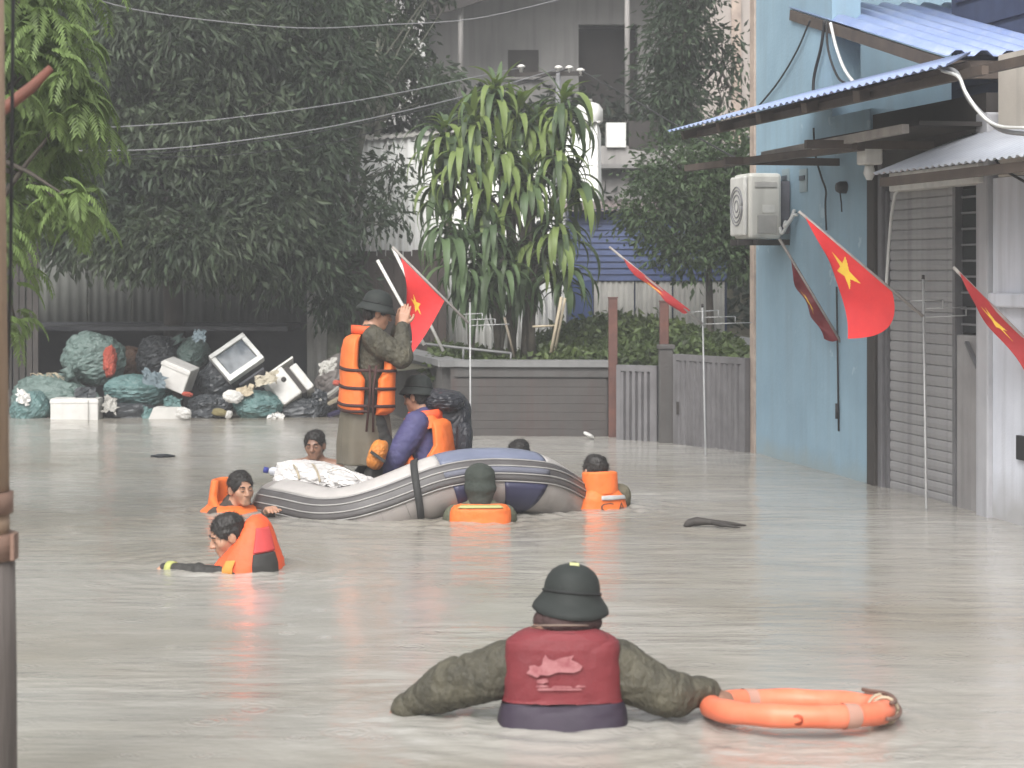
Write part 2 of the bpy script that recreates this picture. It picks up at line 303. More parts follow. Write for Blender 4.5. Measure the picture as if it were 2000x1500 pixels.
# white neighbour with pilaster, ledge and little canopy
hw = thing('white_house', FP(6.5, -2, -1.15), 'white plastered shop wall at the right picture edge beside the shutter', 'house')
m = MB(); fbox(m, u3, u4, -.3, .06, -1.15, 2.75, .012); m.put('pilaster', m_steel if False else M('grey_white_pilaster', (.42, .42, .44), (.32, .32, .34), scale=2, streak=.5), hw)
m = MB(); fbox(m, u4 + .003, 9.5, -.3, .02, -1.15, 2.3); m.put('wall', m_white, hw)
m = MB(); fbox(m, u4 + .09, 9.4, .02, .10, fz(1975, 600), fz(1975, 572), .015); m.put('ledge', m_white, hw)
m = MB(); fbox(m, upx(1962), 9.5, -.28, .045, 2.303, 3.12); m.put('upper_wall', m_cream, hw)
m = MB(); fbox(m, upx(1998), upx(2030), .02, .05, fz(2000, 897), fz(2000, 850)); m.put('switch', m_cable, hw)
def corrugated(name, c00, c10, c11, c01, pitch, amp, mat, parent, n2=2):
    """sheet between four corners; the ribs run from edge c00-c10 to edge c01-c11"""
    c00, c10, c11, c01 = map(V, (c00, c10, c11, c01)); L_ = (c10 - c00).length; n1 = int(L_ / pitch) * 8; nn = (c10 - c00).cross(c01 - c00).normalized()
    vs = []; 
    for j in range(n2 + 1):
        for i in range(n1 + 1):
            s, q = i / n1, j / n2; p = (c00 * (1 - s) + c10 * s) * (1 - q) + (c01 * (1 - s) + c11 * s) * q
            ph = math.cos(2 * math.pi * i / 8.0); ph = max(-.75, min(.75, ph * 1.2))
            vs.append(p + nn * amp * ph)
    n = n1 + 1; fs = [(j * n + i, j * n + i + 1, (j + 1) * n + i + 1, (j + 1) * n + i) for j in range(n2) for i in range(n1)]
    me = mesh_np(name, np.array([tuple(v) for v in vs]), np.array(fs)); o = link(name, me, mat, parent)
    sm = o.modifiers.new('thick', 'SOLIDIFY'); sm.thickness = .004; return o
# upper roof: ribs run down towards the street end, the near end is the scalloped eave
uf, un = upx(1545), upx(1852)
zf, zn = fz(1545, 10), fz(1852, 104)
corrugated('roof', FP(uf, .02, zf), FP(uf, -4.5, zf + .12), FP(un, -4.5, zn + .06), FP(un, .02, zn), .19, .028, m_roofb, hb)
m = MB(); m.bar(FP(uf + .03, -.0, zf - .09), FP(un, -.0, zn - .09), .05, .09); m.bar(FP(uf + .05, 0, zf - .1), FP(uf + .05, -3.4, zf - .0), .05, .07)
m.put('rafter', m_wood, hb)
m = MB(); m.bar(FP(un - .08, .03, zn - .11), FP(un - .08, -3.4, zn - .06), .06, .13); m.put('eave_beam', m_wood, hb)
corrugated('roof', FP(uf - .2, -1.0, zf + .22), FP(uf - .2, -4.5, zf + .25), FP(un + .3, -4.5, zf + .5), FP(un + .3, -1.0, zf + .42), .19, .02, m_roofb, hb)
# street awning: thin blue sheet over dark timbers
ua, ub = 1.665, 7.3
m_awn = M('blue_awning_sheet', (.22, .29, .50), (.30, .36, .52), scale=2.5, rough=.35, bump=.05)
aw = corrugated('awning', FP(ua, 1.32, 2.83), FP(ub, 1.32, 2.83), FP(4.75, 0.03, 3.19), FP(ua, 0.03, 3.19), .12, .010, m_awn, hb)
for k in range(5):
    u = ua + .15 + k * .72; MB().bar(FP(u + .25 * k, 1.24, 2.785), FP(u, .03, 3.10), .05, .07).put('rafter', m_wood, aw)
MB().bar(FP(ua + .05, 1.1, 2.80), FP(ub, 1.1, 2.80), .04, .05).put('purlin', m_wood, aw)
MB().bar(FP(ua + .1, .55, 2.93), FP(ub, .55, 2.93), .04, .06).put('purlin', m_wood, aw)
MB().bar(FP(2.3, .7, 2.60), FP(5.2, .7, 2.62), .05, .06).put('beam', M('pale_beam', (.36, .33, .30), (.22, .20, .19), scale=6), aw)
MB().bar(FP(1.0, .95, 2.56), FP(4.2, .62, 2.56), .06, .055).put('beam', m_wood, aw)
MB().bar(FP(2.2, .03, 2.56), FP(2.2, 1.0, 2.56), .06, .06).put('bracket', m_wood, aw)
MB().bar(FP(4.1, .03, 2.58), FP(4.1, 1.0, 2.58), .06, .06).put('bracket', m_wood, aw)
# porch ceiling board under the awning keeps the bay in shade
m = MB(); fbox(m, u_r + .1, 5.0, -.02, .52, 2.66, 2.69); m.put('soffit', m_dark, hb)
cn = corrugated('canopy', FP(4.75, .75, 2.34), FP(9, .75, 2.34), FP(9, .03, 2.62), FP(4.75, .03, 2.62), .1, .010, M('grey_canopy', (.33, .35, .40), (.42, .44, .48), scale=3, rough=.4), hw)
MB().bar(FP(4.8, .70, 2.28), FP(9, .70, 2.28), .04, .06).put('edge_beam', m_wood, cn)
# lamps, pipe, cables on the facade
lb = thing('porch_lamp', FP(4.0, .5, 2.40), 'small white lamp block hanging under the awning above the shutter', 'lamp')
m = MB(); fbox(m, 3.95, 4.12, .42, .56, 2.44, 2.58, .015); m.put('housing', m_lamp, lb); m = MB(); m.tube([FP(4.03, .49, 2.44), FP(4.03, .49, 2.38), FP(4.03, .49, 2.33)], [.03, .045, .02], 12); m.put('bulb', m_pvc, lb)
bk = thing('wall_bell', P(1652, 372, FP(upx(1652), 0, 0).y), 'small black bell box fixed to the blue wall under the awning', 'bell')
c = FP(upx(1652), .05, fz(1652, 366)); MB().tube([c - FA_n * .05, c, c + FA_n * .03], [.05, .05, .035], 14).put('bell_body', m_cable, bk); MB().tube([c - ZZ * .04, c - ZZ * .13 + FA_a * .03, c - ZZ * .2 + FA_a * .04], .006, 6).put('lead', m_cable, bk)
pp = [(1757, 368), (1748, 380), (1741, 420), (1736, 480), (1731, 560), (1728, 640)]
tag(MB().tube([FP(upx(x, .06), .06, fz(x, y, .06)) for x, y in pp], .013, 8).put('bent_pipe', m_pvc), 'thin bent white plastic pipe running down the shutter edge', 'pipe')
def wire(name, pts, d, r, mat, label, fac=None, n=26):
    w = [tuple(FP(upx(x, fac), fac, fz(x, y, fac))) if fac is not None else tuple(P(x, y, d if not hasattr(d, '__len__') else d[0] + (d[1] - d[0]) * i / (len(pts) - 1))) for i, (x, y) in enumerate(pts)]
    return tag(MB().tube(spline(w, n), r, 6).put(name, mat), label, 'cable')
m_gcab = M('grey_cable', (.22, .22, .23), rough=.5, bump=0)
wire('cable', [(1582, 40), (1556, 100), (1520, 160), (1478, 212)], 0, .009, m_cable, 'thin black cable slanting across the blue wall towards the awning tip', .03)
wire('cable', [(1610, 40), (1604, 90), (1590, 150), (1588, 200)], 0, .014, m_cable, 'thick dark cable hanging straight down the blue wall above the awning', .04)
wire('cable', [(1614, 40), (1618, 100), (1636, 150), (1655, 165), (1670, 182)], 0, .010, m_cable, 'looped black cable at the blue wall edge under the upper roof', .05)
wire('cable', [(1622, 45), (1634, 95), (1652, 140), (1680, 172), (1705, 180)], 0, .014, m_pvc, 'pale curved conduit dropping to the awning from the upper roof', .06)
wire('cable', [(1589, 250), (1592, 300), (1604, 345), (1613, 372), (1612, 400), (1614, 450)], 0, .009, m_cable, 'thin black cable dropping below the awning beside the air conditioner', .03)
wire('cable', [(1835, 132), (1868, 142), (1890, 190), (1925, 230), (1960, 255), (2010, 262)], 0, .014, m_gcab, 'twisted grey cable drooping from the awning end to the right edge', 1.2)
wire('cable', [(1840, 138), (1872, 150), (1886, 180), (1915, 222), (1950, 246), (2010, 250)], 0, .010, m_pvc, 'pale cable drooping beside the twisted grey one at the awning end', 1.22)
wire('cable', [(1936, 300), (1960, 330), (2010, 360)], 0, .009, m_cable, 'black cable curving across the white wall below the grey canopy', .05)
# air conditioner
ac = thing('air_conditioner', FP(.6, .25, 1.9), 'white outdoor air conditioner unit on a bracket on the blue wall', 'air conditioner')
m_acw = M('ac_white', (.62, .61, .57), (.52, .51, .47), rough=.4, scale=3, streak=.3, bump=0)
m = MB(); fbox(m, .58, 1.02, .10, .40, 1.955, 2.525, .03); m.put('casing', m_acw, ac)
m = MB(); fbox(m, .6, 1.0, .402, .44, 1.98, 2.5, .018); fr = m.put('front_grille', M('ac_grille', (.66, .65, .62), rough=.45, bump=0), ac)
m = MB(); c = FP(.8, .443, 2.24)
for r in (.05, .10, .14, .17):
    m.tube([c + (FA_a * math.cos(a) + ZZ * math.sin(a)) * r for a in np.linspace(0, 2 * math.pi, 25)], .006, 6)
m.put('fan_guard', m_gcab, fr)
m = MB(); fbox(m, 1.021, 1.032, .15, .33, 2.0, 2.16, .004); m.put('service_cover', M('ac_shadow', (.42, .41, .39), bump=0), ac)
m = MB(); fbox(m, 1.021, 1.03, .15, .35, 2.4, 2.45, .004); m.put('side_handle', M('ac_shadow', (.42, .41, .39), bump=0), ac)
m = MB(); fbox(m, 1.021, 1.027, .17, .28, 2.18, 2.25); m.put('rating_label', M('paper_white', (.75, .74, .70), bump=0), ac)
m = MB(); fbox(m, .6, .97, .012, .102, 2.0, 2.46); m.put('coil', M('coil_grey', (.12, .12, .14), bump=.4, bscale=150), ac)
m = MB(); fbox(m, .64, .68, .0, .45, 1.90, 1.95); fbox(m, .9, .94, .0, .47, 1.90, 1.95); fbox(m, .55, 1.05, .3, .34, 1.905, 1.945); m.put('bracket', m_dark, ac)
m = MB(); m.tube(spline([FP(1.03, .07, 2.1), FP(1.1, .10, 2.06), FP(1.14, .06, 2.12), FP(1.12, .02, 2.2)], 12), .018, 8); m.tube(spline([FP(1.03, .12, 2.05), FP(1.09, .12, 2.0), FP(1.13, .05, 2.14), FP(1.2, .02, 2.16)], 12), .014, 8); m.put('pipe', m_pvc, ac)
for px in (1536, 1571):
    v = thing('wall_vent', FP(upx(px), .02, fz(px, 350)), 'small slotted vent plate on the blue wall, ' + ('just right of the air conditioner' if px == 1536 else 'farther from the air conditioner'), 'vent', 'vents in the blue wall')
    u = upx(px); m = MB(); fbox(m, u - .09, u + .09, .002, .012, fz(px, 375), fz(px, 330)); m.put('plate', m_blue, v)
    m = MB(); fbox(m, u - .07, u + .05, .012, .025, fz(px, 352), fz(px, 343)); m.put('hood', M('vent_dark', (.08, .1, .12), bump=0), v)
# ------------------------------------------------------------------ walls, gate, sheds
m_conc = M('wet_grey_concrete', (.085, .082, .08), (.055, .052, .05), scale=2.5, bump=.35, bscale=30, streak=.5, streak_col=(.06, .045, .04))
m_cope = M('pale_coping', (.19, .19, .19), (.14, .14, .14), scale=4, streak=.3)
gw = thing('garden_wall', (0, 20.9, -1.15), 'low dark grey garden wall with pale coping behind the boat', 'wall')
A0, A1, A2 = V((-1.42, 24.7, 0)), V((-.62, 20.97, 0)), V((.985, 20.9, 0))
def wallseg(mb, a, b, z0, z1, th, off=0.0):
    t = (b - a).normalized(); nn = V((t.y, -t.x, 0)); q = Matrix((t, -nn, ZZ)).transposed()
    return mb.box((a + b) / 2 + nn * off + ZZ * (z0 + z1) / 2, ((b - a).length / 2, th / 2, (z1 - z0) / 2), q)
wallseg(wallseg(MB(), A0, A1, -1.15, .70, .2), A1, A2, -1.15, .70, .2).put('wall_body', m_conc, gw)
m = MB(); m.box(A1 + V((.0, .0, .735)), (.13, .13, .033)); wallseg(m, A0, A1 - V((-.03, .13, 0)), .70, .766, .27); wallseg(m, A1 + V((.13, 0, 0)), A2, .70, .765, .27); m.put('coping', m_cope, gw)
m = MB(); wallseg(m, A1 + V((.05, 0, 0)), A2, .60, .66, .05, .115); m.put('ledge', m_conc, gw)
m_ply = M('wall_siding', (.072, .066, .063), (.05, .045, .043), scale=3, streak=.5, streak_col=(.07, .035, .03))
for k in range(9):                           # horizontal weathered courses on the wall face
    m = MB(); wallseg(m, A1 + V((.02, 0, 0)), A2 - V((.02, 0, 0)), -.18 + k * .085, -.18 + k * .085 + .083, .02 + .004 * (k % 2), .112); m.put('course', m_ply, gw)
m_rust = M('rusty_post', (.14, .06, .045), (.075, .04, .035), scale=6, bump=.3)
for px, pyb, d, pyt, lab in ((1197, 850, 20.75, 583, 'tall rust brown post standing between garden wall and gate'), (1297, 850, 20.4, 590, 'shorter rust brown post rising behind the gate pillar')):
    t_ = thing('iron_post', P(px, pyb, d) * 1.0, lab, 'post'); x = P(px, 0, d).x; zt = P(px, pyt, d).z
    MB().box((x, d, (zt - 1.15) / 2), (.045, .04, (zt + 1.15) / 2), None, .006).put('shaft', m_rust, t_); MB().box((x, d, zt + .008), (.05, .045, .007)).put('cap_plate', m_rust, t_)
m_gate = M('gate_grey_paint', (.155, .15, .155), (.11, .105, .11), scale=5, rough=.55, streak=.55, streak_col=(.07, .065, .065))
gt = thing('gate', (1.6, 19.8, -1.15), 'dark grey sheet metal gate with vertical ribs beside the blue house', 'gate')
def gate_leaf(a, b, ztop, name, n):
    a, b = V(a), V(b); t = (b - a).normalized(); nn = V((t.y, -t.x, 0)); q = Matrix((t, -nn, ZZ)).transposed()
    fr = MB(); L_ = (b - a).length
    fr.box((a + b) / 2 + ZZ * (ztop - .03), (L_ / 2, .03, .03), q); fr.box((a + b) / 2 + ZZ * -.9, (L_ / 2, .03, .03), q)
    for e in (a, b): fr.box(e + ZZ * (ztop - 1.1) / 2, (.025, .032, (ztop + 1.1) / 2), q)
    fr = fr.put(name, m_gate, gt); base = None
    for k in range(n):                       # every upright board of the gate is a part
        c = a + (b - a) * ((k + .5) / n)
        wd_ = L_ / n * .42; m = MB(); m.prism([c + t * -wd_ + nn * .0, c + t * -wd_ * .6 + nn * .028, c + t * wd_ * .6 + nn * .028, c + t * wd_], ZZ * (ztop + .95 + .02 * ((k * 7) % 3 - 1))); mm = m.mesh('board'); mm.transform(Matrix.Translation((0, 0, -1.0))); link('board', mm, m_gate, fr)
    m = MB(); m.box((a + b) / 2 + nn * -.012 + ZZ * (ztop - 1.1) / 2, (L_ / 2, .004, (ztop + 1.0) / 2), q); m.put('back_sheet', m_gate, fr)
gate_leaf((1.07, 20.35, 0), (1.41, 20.15, 0), .745, 'narrow_leaf', 6)
gate_leaf((1.60, 19.9, 0), (2.16, 18.98, 0), .87, 'wide_leaf', 13)
m = MB(); m.box((1.50, 20.02, -.12), (.07, .07, 1.03), None, .01); m.box((1.50, 20.02, .935), (.085, .085, .022), None, .008); m.put('gate_pillar', m_conc, gt)
MB().box((1.60, 19.84, .35), (.012, .02, .06)).put('latch', m_dark, gt)
# blue board shed with pale doors
m_shed = M('blue_shed_paint', (.058, .095, .24), (.045, .07, .17), scale=4, rough=.5, streak=.3, bump=.1)
m_pale = M('pale_tin', (.42, .41, .38), (.30, .29, .27), scale=3, streak=.5)
bs = thing('blue_shed', P(1220, 600, 24.6), 'blue board shed with pale lower doors behind the garden wall', 'shed')
def pz(py, d): return H - (py - HY) / F * d
def pxx(px, d): return (px - 1000) / F * d
d = 24.6; x0, x1 = pxx(1112, d), pxx(1420, d)
MB().span((x0, d + .02, .4), (x1, d + 1.6, pz(408, d))).put('wall', M('shed_core', (.03, .045, .11), bump=0), bs)
nb = 11; zt, zb = pz(412, d), pz(548, d)
for k in range(nb):
    z = zb + (zt - zb) * k / nb; MB().prism([(x0 - .01, d - .03, z), (x0 - .01, d - .012, z + (zt - zb) / nb * .94), (x0 - .01, d + .018, z + (zt - zb) / nb * .94), (x0 - .01, d + .018, z)], (x1 - x0, 0, 0)).put('board', m_shed, bs)
MB().span((x0, d - .03, .42), (pxx(1158, d), d + .018, zb - .005)).put('corner_board', m_shed, bs)
for a, b in ((1160, 1238), (1241, 1312), (1315, 1415)): corrugated('door_sheet', (pxx(a, d), d - .01, .42), (pxx(b, d), d - .01, .42), (pxx(b, d), d - .01, zb - .01), (pxx(a, d), d - .01, zb - .01), .06, .008, m_pale, bs)
corrugated('roof', (x0 - .1, d - .2, pz(412, d)), (x1, d - .2, pz(412, d)), (x1, d + 1.8, pz(380, d)), (x0 - .1, d + 1.8, pz(380, d)), .09, .014, M('rusty_roof', (.2, .16, .15), (.12, .1, .1), scale=4), bs)
# white tin shed behind the dracaena
m_wtin = M('white_tin', (.82, .82, .80), (.70, .70, .68), scale=2, rough=.5, streak=.5, streak_col=(.32, .31, .29), bump=.05)
ws = thing('white_shed', P(900, 640, 27.0), 'white corrugated tin shed behind the tall drooping plant', 'shed')
d = 26.0; corrugated('wall', (pxx(600, d), d, .2), (pxx(1172, d), d, .2), (pxx(1166, d), d, pz(236, d)), (pxx(600, d), d, pz(285, d)), .085, .014, m_wtin, ws)
corrugated('wall', (pxx(1172, d), d, .2), (pxx(1178, d + 2.2), d + 2.2, .2), (pxx(1172, d + 2.2), d + 2.2, pz(240, d)), (pxx(1166, d), d, pz(236, d)), .085, .014, m_wtin, ws)
corrugated('roof', (pxx(590, d), d - .06, pz(283, d)), (pxx(1176, d), d - .06, pz(238, d)), (pxx(1170, d), d + 2.4, pz(210, d)), (pxx(590, d), d + 2.4, pz(240, d)), .09, .014, m_pale, ws)
tk = thing('water_tank', P(1150, 240, 27.6), 'round white water tank on the shed roof beside the tall plant', 'tank')
c = P(1150, 243, 27.6); MB().tube([c, c + ZZ * .04, c + ZZ * .2, c + ZZ * .27, c + ZZ * .3], [.15, .19, .19, .14, .05], 20).put('barrel', m_wtin, tk); MB().tube([c + ZZ * .3, c + ZZ * .34], [.05, .045], 14).put('lid', m_pale, tk)
# brown plank wall left of the plant
bw = thing('plank_wall', P(760, 690, 25.4), 'dark brown plank wall below the white tin shed', 'wall')
d = 25.4; xs = np.linspace(pxx(668, d), pxx(872, d), 13); m_bpl = M('brown_plank', (.062, .045, .038), (.035, .027, .024), scale=4, streak=.4)
for k in range(12): MB().span((xs[k] + .006, d, .1), (xs[k + 1] - .006, d + .03, pz(488 + (k * 5) % 4, d))).put('plank', m_bpl, bw)
MB().span((xs[0], d + .031, .1), (xs[-1], d + .07, pz(500, d))).put('rail', m_bpl, bw)
# tin fence at the left, dark shed mouth under it
m_ltin = M('dim_green_tin', (.15, .155, .14), (.11, .115, .105), scale=2, streak=.5, rough=.6, bump=.08)
tf = thing('tin_fence', P(340, 630, 26.4), 'dull green grey tin fence under the big trees at left', 'fence')
d = 26.4; ed = [70, 172, 258, 345, 432, 520, 606, 668]
for i in range(len(ed) - 1): corrugated('tin_panel', (pxx(ed[i] + 1, d), d - .01 * (i % 2), pz(634, d) - .02), (pxx(ed[i + 1] - 1, d), d - .01 * (i % 2), pz(632, d)), (pxx(ed[i + 1] - 1, d), d - .01 * (i % 2), 2.3), (pxx(ed[i] + 1, d), d - .01 * (i % 2), 2.3), .11, .010, m_ltin, tf)
for px in (72, 345, 606): MB().box((pxx(px, d), d + .06, .4), (.04, .04, 1.7)).put('post', m_dark, tf)
dk = thing('dark_shed', P(330, 820, 25.8), 'dark open lean-to behind the rubbish heap under the tin fence', 'shed')
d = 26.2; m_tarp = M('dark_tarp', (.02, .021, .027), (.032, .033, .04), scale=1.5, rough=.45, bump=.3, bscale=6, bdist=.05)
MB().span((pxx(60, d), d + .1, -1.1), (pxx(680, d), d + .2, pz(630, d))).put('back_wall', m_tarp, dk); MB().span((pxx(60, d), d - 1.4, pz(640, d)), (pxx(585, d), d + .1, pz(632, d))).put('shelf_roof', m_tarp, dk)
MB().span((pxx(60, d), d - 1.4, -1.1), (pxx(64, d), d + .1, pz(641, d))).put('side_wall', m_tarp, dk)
lp = thing('slat_fence', P(45, 815, 23.6), 'dark upright boards beside the wooden pole at far left', 'fence')
d = 23.9
for k in range(9): x = pxx(-40 + k * 13, d); MB().span((x, d + .02 * (k % 2), -1.1), (x + .062, d + .025 + .02 * (k % 2), pz(470 + (k * 11) % 17, d))).put('board', m_dark, lp)
# ------------------------------------------------------------------ houses on the slope
m_grey = M('grey_render', (.27, .262, .255), (.22, .213, .207), scale=1.2, streak=.4)
m_ghost = M('pale_render', (.36, .34, .33), (.27, .26, .25), scale=1.2, streak=.4)
d = 33.0
gh = thing('grey_house', P(1080, 240, d), 'grey house with dark doorway and veranda post high on the slope', 'house')
xl, xr = pxx(735, d), pxx(1375, d); xa, xb = pxx(1130, d), pxx(1245, d); zf_ = 3.2; zd = pz(48, d)
m = MB(); m.span((xl, d, zf_), (xa, d + .2, 7.2)); m.span((xb, d, zf_), (xr, d + .2, 7.2)); m.span((xa, d, zd), (xb, d + .2, 7.2)); m.span((xl, d + 3.5, zf_), (xr, d + 3.7, 7.2)); m.span((xl, d + .2, zf_), (xl + .2, d + 3.5, 7.2)); m.span((xr - .2, d + .2, zf_), (xr, d + 3.5, 7.2)); m.put('wall', m_grey, gh)
MB().span((xa, d + .6, zf_), (xb, d + .65, zd)).put('door', m_dark, gh)
wf_ = MB().span((pxx(992, d), d - .03, pz(150, d)), (pxx(1052, d), d + .02, pz(98, d))).put('window', m_dark, gh); MB().span((pxx(985, d), d - .1, pz(156, d)), (pxx(1060, d), d + .0, pz(151, d))).put('sill', m_ghost, wf_)
MB().span((xl - .3, d - 1.3, 3.0), (xr + .3, d, 3.2)).put('veranda_slab', m_ghost, gh)
for px in (900, 1225): MB().tube([P(px, 246, d - 1.2), P(px, -160, d - 1.2)], .042, 10).put('veranda_post', m_ghost, gh)
corrugated('roof', (xl - .4, d - 1.6, pz(-70, d)), (xr + .4, d - 1.6, pz(-70, d)), (xr + .4, d + 4, 7.9), (xl - .4, d + 4, 7.9), .15, .02, M('grey_roof', (.1, .1, .1), bump=0), gh)
m = MB(); m.prism([P(840, -60, d - 1.4), P(1130, -60, d - 1.4), P(880, 22, d - 1.4), P(840, 30, d - 1.4)], (0, .05, 0)); m.put('gable_board', m_dark, gh)
wl = thing('white_annex', P(775, 130, 32.2), 'white wall fragment showing between tree leaves beside the grey house', 'house')
MB().span((pxx(700, 32.2), 32.2, 2.6), (pxx(830, 32.2), 34, 6.6)).put('wall', M('annex_white', (.62, .61, .6), (.5, .5, .48), streak=.3), wl); MB().span((pxx(698, 32.2), 32.15, 6.6), (pxx(834, 32.2), 34, 6.7)).put('parapet', m_ghost, wl)
d = 29.6
gl = thing('lower_grey_house', P(1240, 410, d), 'low grey walled outbuilding above the blue shed', 'house')
MB().span((pxx(1170, d), d, 1.0), (pxx(1480, d), d + 1.4, pz(285, d))).put('wall', m_ghost, gl); MB().span((pxx(1165, d), d - .25, pz(330, d)), (pxx(1480, d), d, pz(322, d))).put('ledge', m_grey, gl)
MB().span((pxx(1184, d), d - .06, pz(288, d)), (pxx(1222, d), d + .3, pz(240, d))).put('water_box', m_wtin, gl); MB().span((pxx(1228, d), d - .02, pz(290, d)), (pxx(1290, d), d + .5, pz(236, d))).put('lean_to', m_dark, gl)
d = 31.0
pk = thing('pinkish_house', P(1420, 300, d), 'beige tall house wall squeezed behind the blue house edge', 'house')
MB().span((pxx(1372, d), d, 1.5), (pxx(1640, d), d + 3, 7.5)).put('wall', M('beige_render', (.40, .35, .32), (.30, .27, .25), scale=1.5, streak=.4), pk); MB().span((pxx(1428, d), d - .05, 1.5), (pxx(1447, d), d, 7.5)).put('pilaster', m_tan, pk)

# ------------------------------------------------------------------ vegetation
def leaf_mesh(name, c, ax, side, ln, wd_):
    """rhombic leaves folded along the midrib: 5 verts, 2 quads would need 6; use two triangles-quads"""
    ax = ax / np.linalg.norm(ax, axis=1, keepdims=True); side = side - ax * (side * ax).sum(1, keepdims=True); side /= np.linalg.norm(side, axis=1, keepdims=True) + 1e-9
    nn = np.cross(ax, side); L_ = ln[:, None]; W_ = wd_[:, None]
    m_ = c + ax * L_ * .45 - nn * L_ * .03; tip = c + ax * L_ - nn * L_ * .16
    l = m_ + side * W_ / 2 + nn * W_ * .12; r = m_ - side * W_ / 2 + nn * W_ * .12
    v = np.stack([c, l, tip, r], 1).reshape(-1, 3); f = np.arange(len(c) * 4).reshape(-1, 4)
    return mesh_np(name, v, f, False)
def crown_pts(rg, blobs, per, spread, droop):
    C, A, S, cl = [], [], [], []
    for (c, r, n) in blobs:
        k = max(1, int(n * 1.1) // per); q = rg.normal(size=(k, 3)); q /= np.linalg.norm(q, axis=1, keepdims=True); q *= rg.uniform(.25, 1, (k, 1)) ** .45
        cc = np.array(c) + q * np.array(r); cl.append(cc)
        for j in range(k):
            o = rg.normal(size=(per, 3)) * spread * rg.uniform(.7, 1.3); o[:, 2] -= np.abs(rg.normal(size=per)) * spread * .5
            a = o / (np.linalg.norm(o, axis=1, keepdims=True) + 1e-6) * .7 + q[j] * .35 + rg.normal(size=(per, 3)) * .35; a[:, 2] -= droop
            C.append(cc[j] + o); A.append(a); S.append(rg.normal(size=(per, 3)) + np.array((0, 0, .0)))
    return np.concatenate(C), np.concatenate(A), np.concatenate(S), cl
m_bark = M('wet_bark', (.075, .062, .05), (.04, .035, .03), scale=6, bump=.6, bscale=22, bdist=.02, stretch=(1, 1, .3))
def tree(name, label, trunk, trad, blobs, ln, wd_, per, spread, droop, lm, seed, group=None, bark=None):
    rg = np.random.RandomState(seed); t_ = thing(name, trunk[0], label, 'tree', group)
    tr = spline([tuple(p) for p in trunk], 14); rr = np.linspace(trad, trad * .35, 14); m = MB(); m.tube(tr, list(rr), 10)
    C, A, S, cl = crown_pts(rg, blobs, per, spread, droop)
    for bi, (c, r, n) in enumerate(blobs):
        k = min(13, 5 + bi % 8); st = tr[k]; c = np.array(c); mid = (st + c) / 2 + np.array((0, 0, .15)) + rg.normal(size=3) * .08
        path = spline([st, mid, c], 8); m.tube(path, list(np.linspace(rr[k] * .6, .015, 8)), 7)
        for q in cl[bi][::max(1, len(cl[bi]) // 14)]:
            s_ = path[rg.randint(3, 8)]; m.tube([s_, (s_ + q) / 2 + rg.normal(size=3) * .04, q], [.012, .009, .004], 5)
    m.put('trunk', bark or m_bark, t_)
    n = len(C); L_ = ln * rg.uniform(.45, 1.45, n); W_ = wd_ * rg.uniform(.6, 1.4, n)
    me = leaf_mesh('crown', C, A, S, L_, W_); link('crown', me, lm, t_); return t_
def blob(px, py, d, rx, ry, rd, n): s = d / F; return (tuple(P(px, py, d)), (rx * s, rd, ry * s), n)
lm_dark = leaf_mat('dark_leaves', (.050, .072, .040), (.017, .030, .018), .55)  # pale and dark tones imitate lit and shaded clumps, here and on the next line
lm_dark2 = leaf_mat('grey_green_leaves', (.064, .082, .047), (.020, .034, .020), .55)
lm_deep = leaf_mat('deep_leaves', (.017, .028, .016), (.011, .019, .012), .4)  # very dark green imitates the shaded voids between the front crowns
lm_fresh = leaf_mat('fresh_leaves', (.125, .18, .055), (.085, .125, .042), .35)
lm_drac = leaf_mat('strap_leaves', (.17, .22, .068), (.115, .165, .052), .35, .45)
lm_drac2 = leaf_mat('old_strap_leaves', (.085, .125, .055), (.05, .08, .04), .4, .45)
tree('broadleaf_tree', 'big dark broadleaf tree with drooping branches over the rubbish heap', [P(330, 900, 25.2), P(340, 620, 25.2), P(325, 420, 25), P(345, 150, 24.8)], .16,
     [blob(300, 330, 23.8, 150, 90, .7, 3000), blob(430, 250, 24, 140, 110, .8, 3200), blob(240, 180, 24, 110, 120, .8, 2600), blob(330, 60, 24, 160, 90, .9, 3000), blob(200, 430, 23.8, 120, 70, .5, 1900), blob(330, 455, 23.4, 150, 55, .45, 2600), blob(480, 400, 23.8, 120, 90, .6, 2600), blob(130, 300, 24, 90, 140, .7, 1900), blob(470, 90, 24.4, 130, 110, .8, 2400), blob(300, -90, 24.5, 240, 90, 1.2, 2600), blob(430, 480, 23.6, 110, 40, .4, 1400), blob(110, 420, 24.4, 90, 80, .4, 1200), blob(120, 90, 25, 110, 130, .6, 1800)],
     .155, .05, 46, .125, .6, lm_dark2, 1, 'dark broadleaf trees at left')
tree('broadleaf_tree', 'dark tree with pale vine covered trunk behind the standing rescuer', [P(655, 850, 24.9), P(655, 620, 24.9), P(645, 420, 24.9), P(640, 150, 25)], .13,
     [blob(600, 320, 24.6, 85, 110, .6, 2300), blob(625, 150, 24.8, 105, 100, .7, 2400), blob(560, 440, 24.2, 110, 80, .5, 2400), blob(700, 100, 27.4, 80, 110, .6, 1700), blob(800, 150, 27.8, 80, 70, .5, 1200), blob(590, 30, 25, 160, 90, .9, 2600), blob(700, 430, 24.8, 50, 100, .35, 180), blob(560, 500, 24, 90, 50, .35, 1200), blob(790, 30, 28, 40, 60, .4, 350), blob(760, -70, 28, 200, 60, .8, 1800), blob(740, 400, 25.2, 60, 60, .3, 230), blob(770, 330, 25.4, 40, 40, .3, 180), blob(650, 560, 24.6, 34, 70, .22, 700)],
     .15, .047, 44, .12, .65, lm_dark, 2, 'dark broadleaf trees at left', M('vine_bark', (.12, .12, .09), (.05, .055, .038), scale=9, bump=.6, bscale=30, bdist=.03))
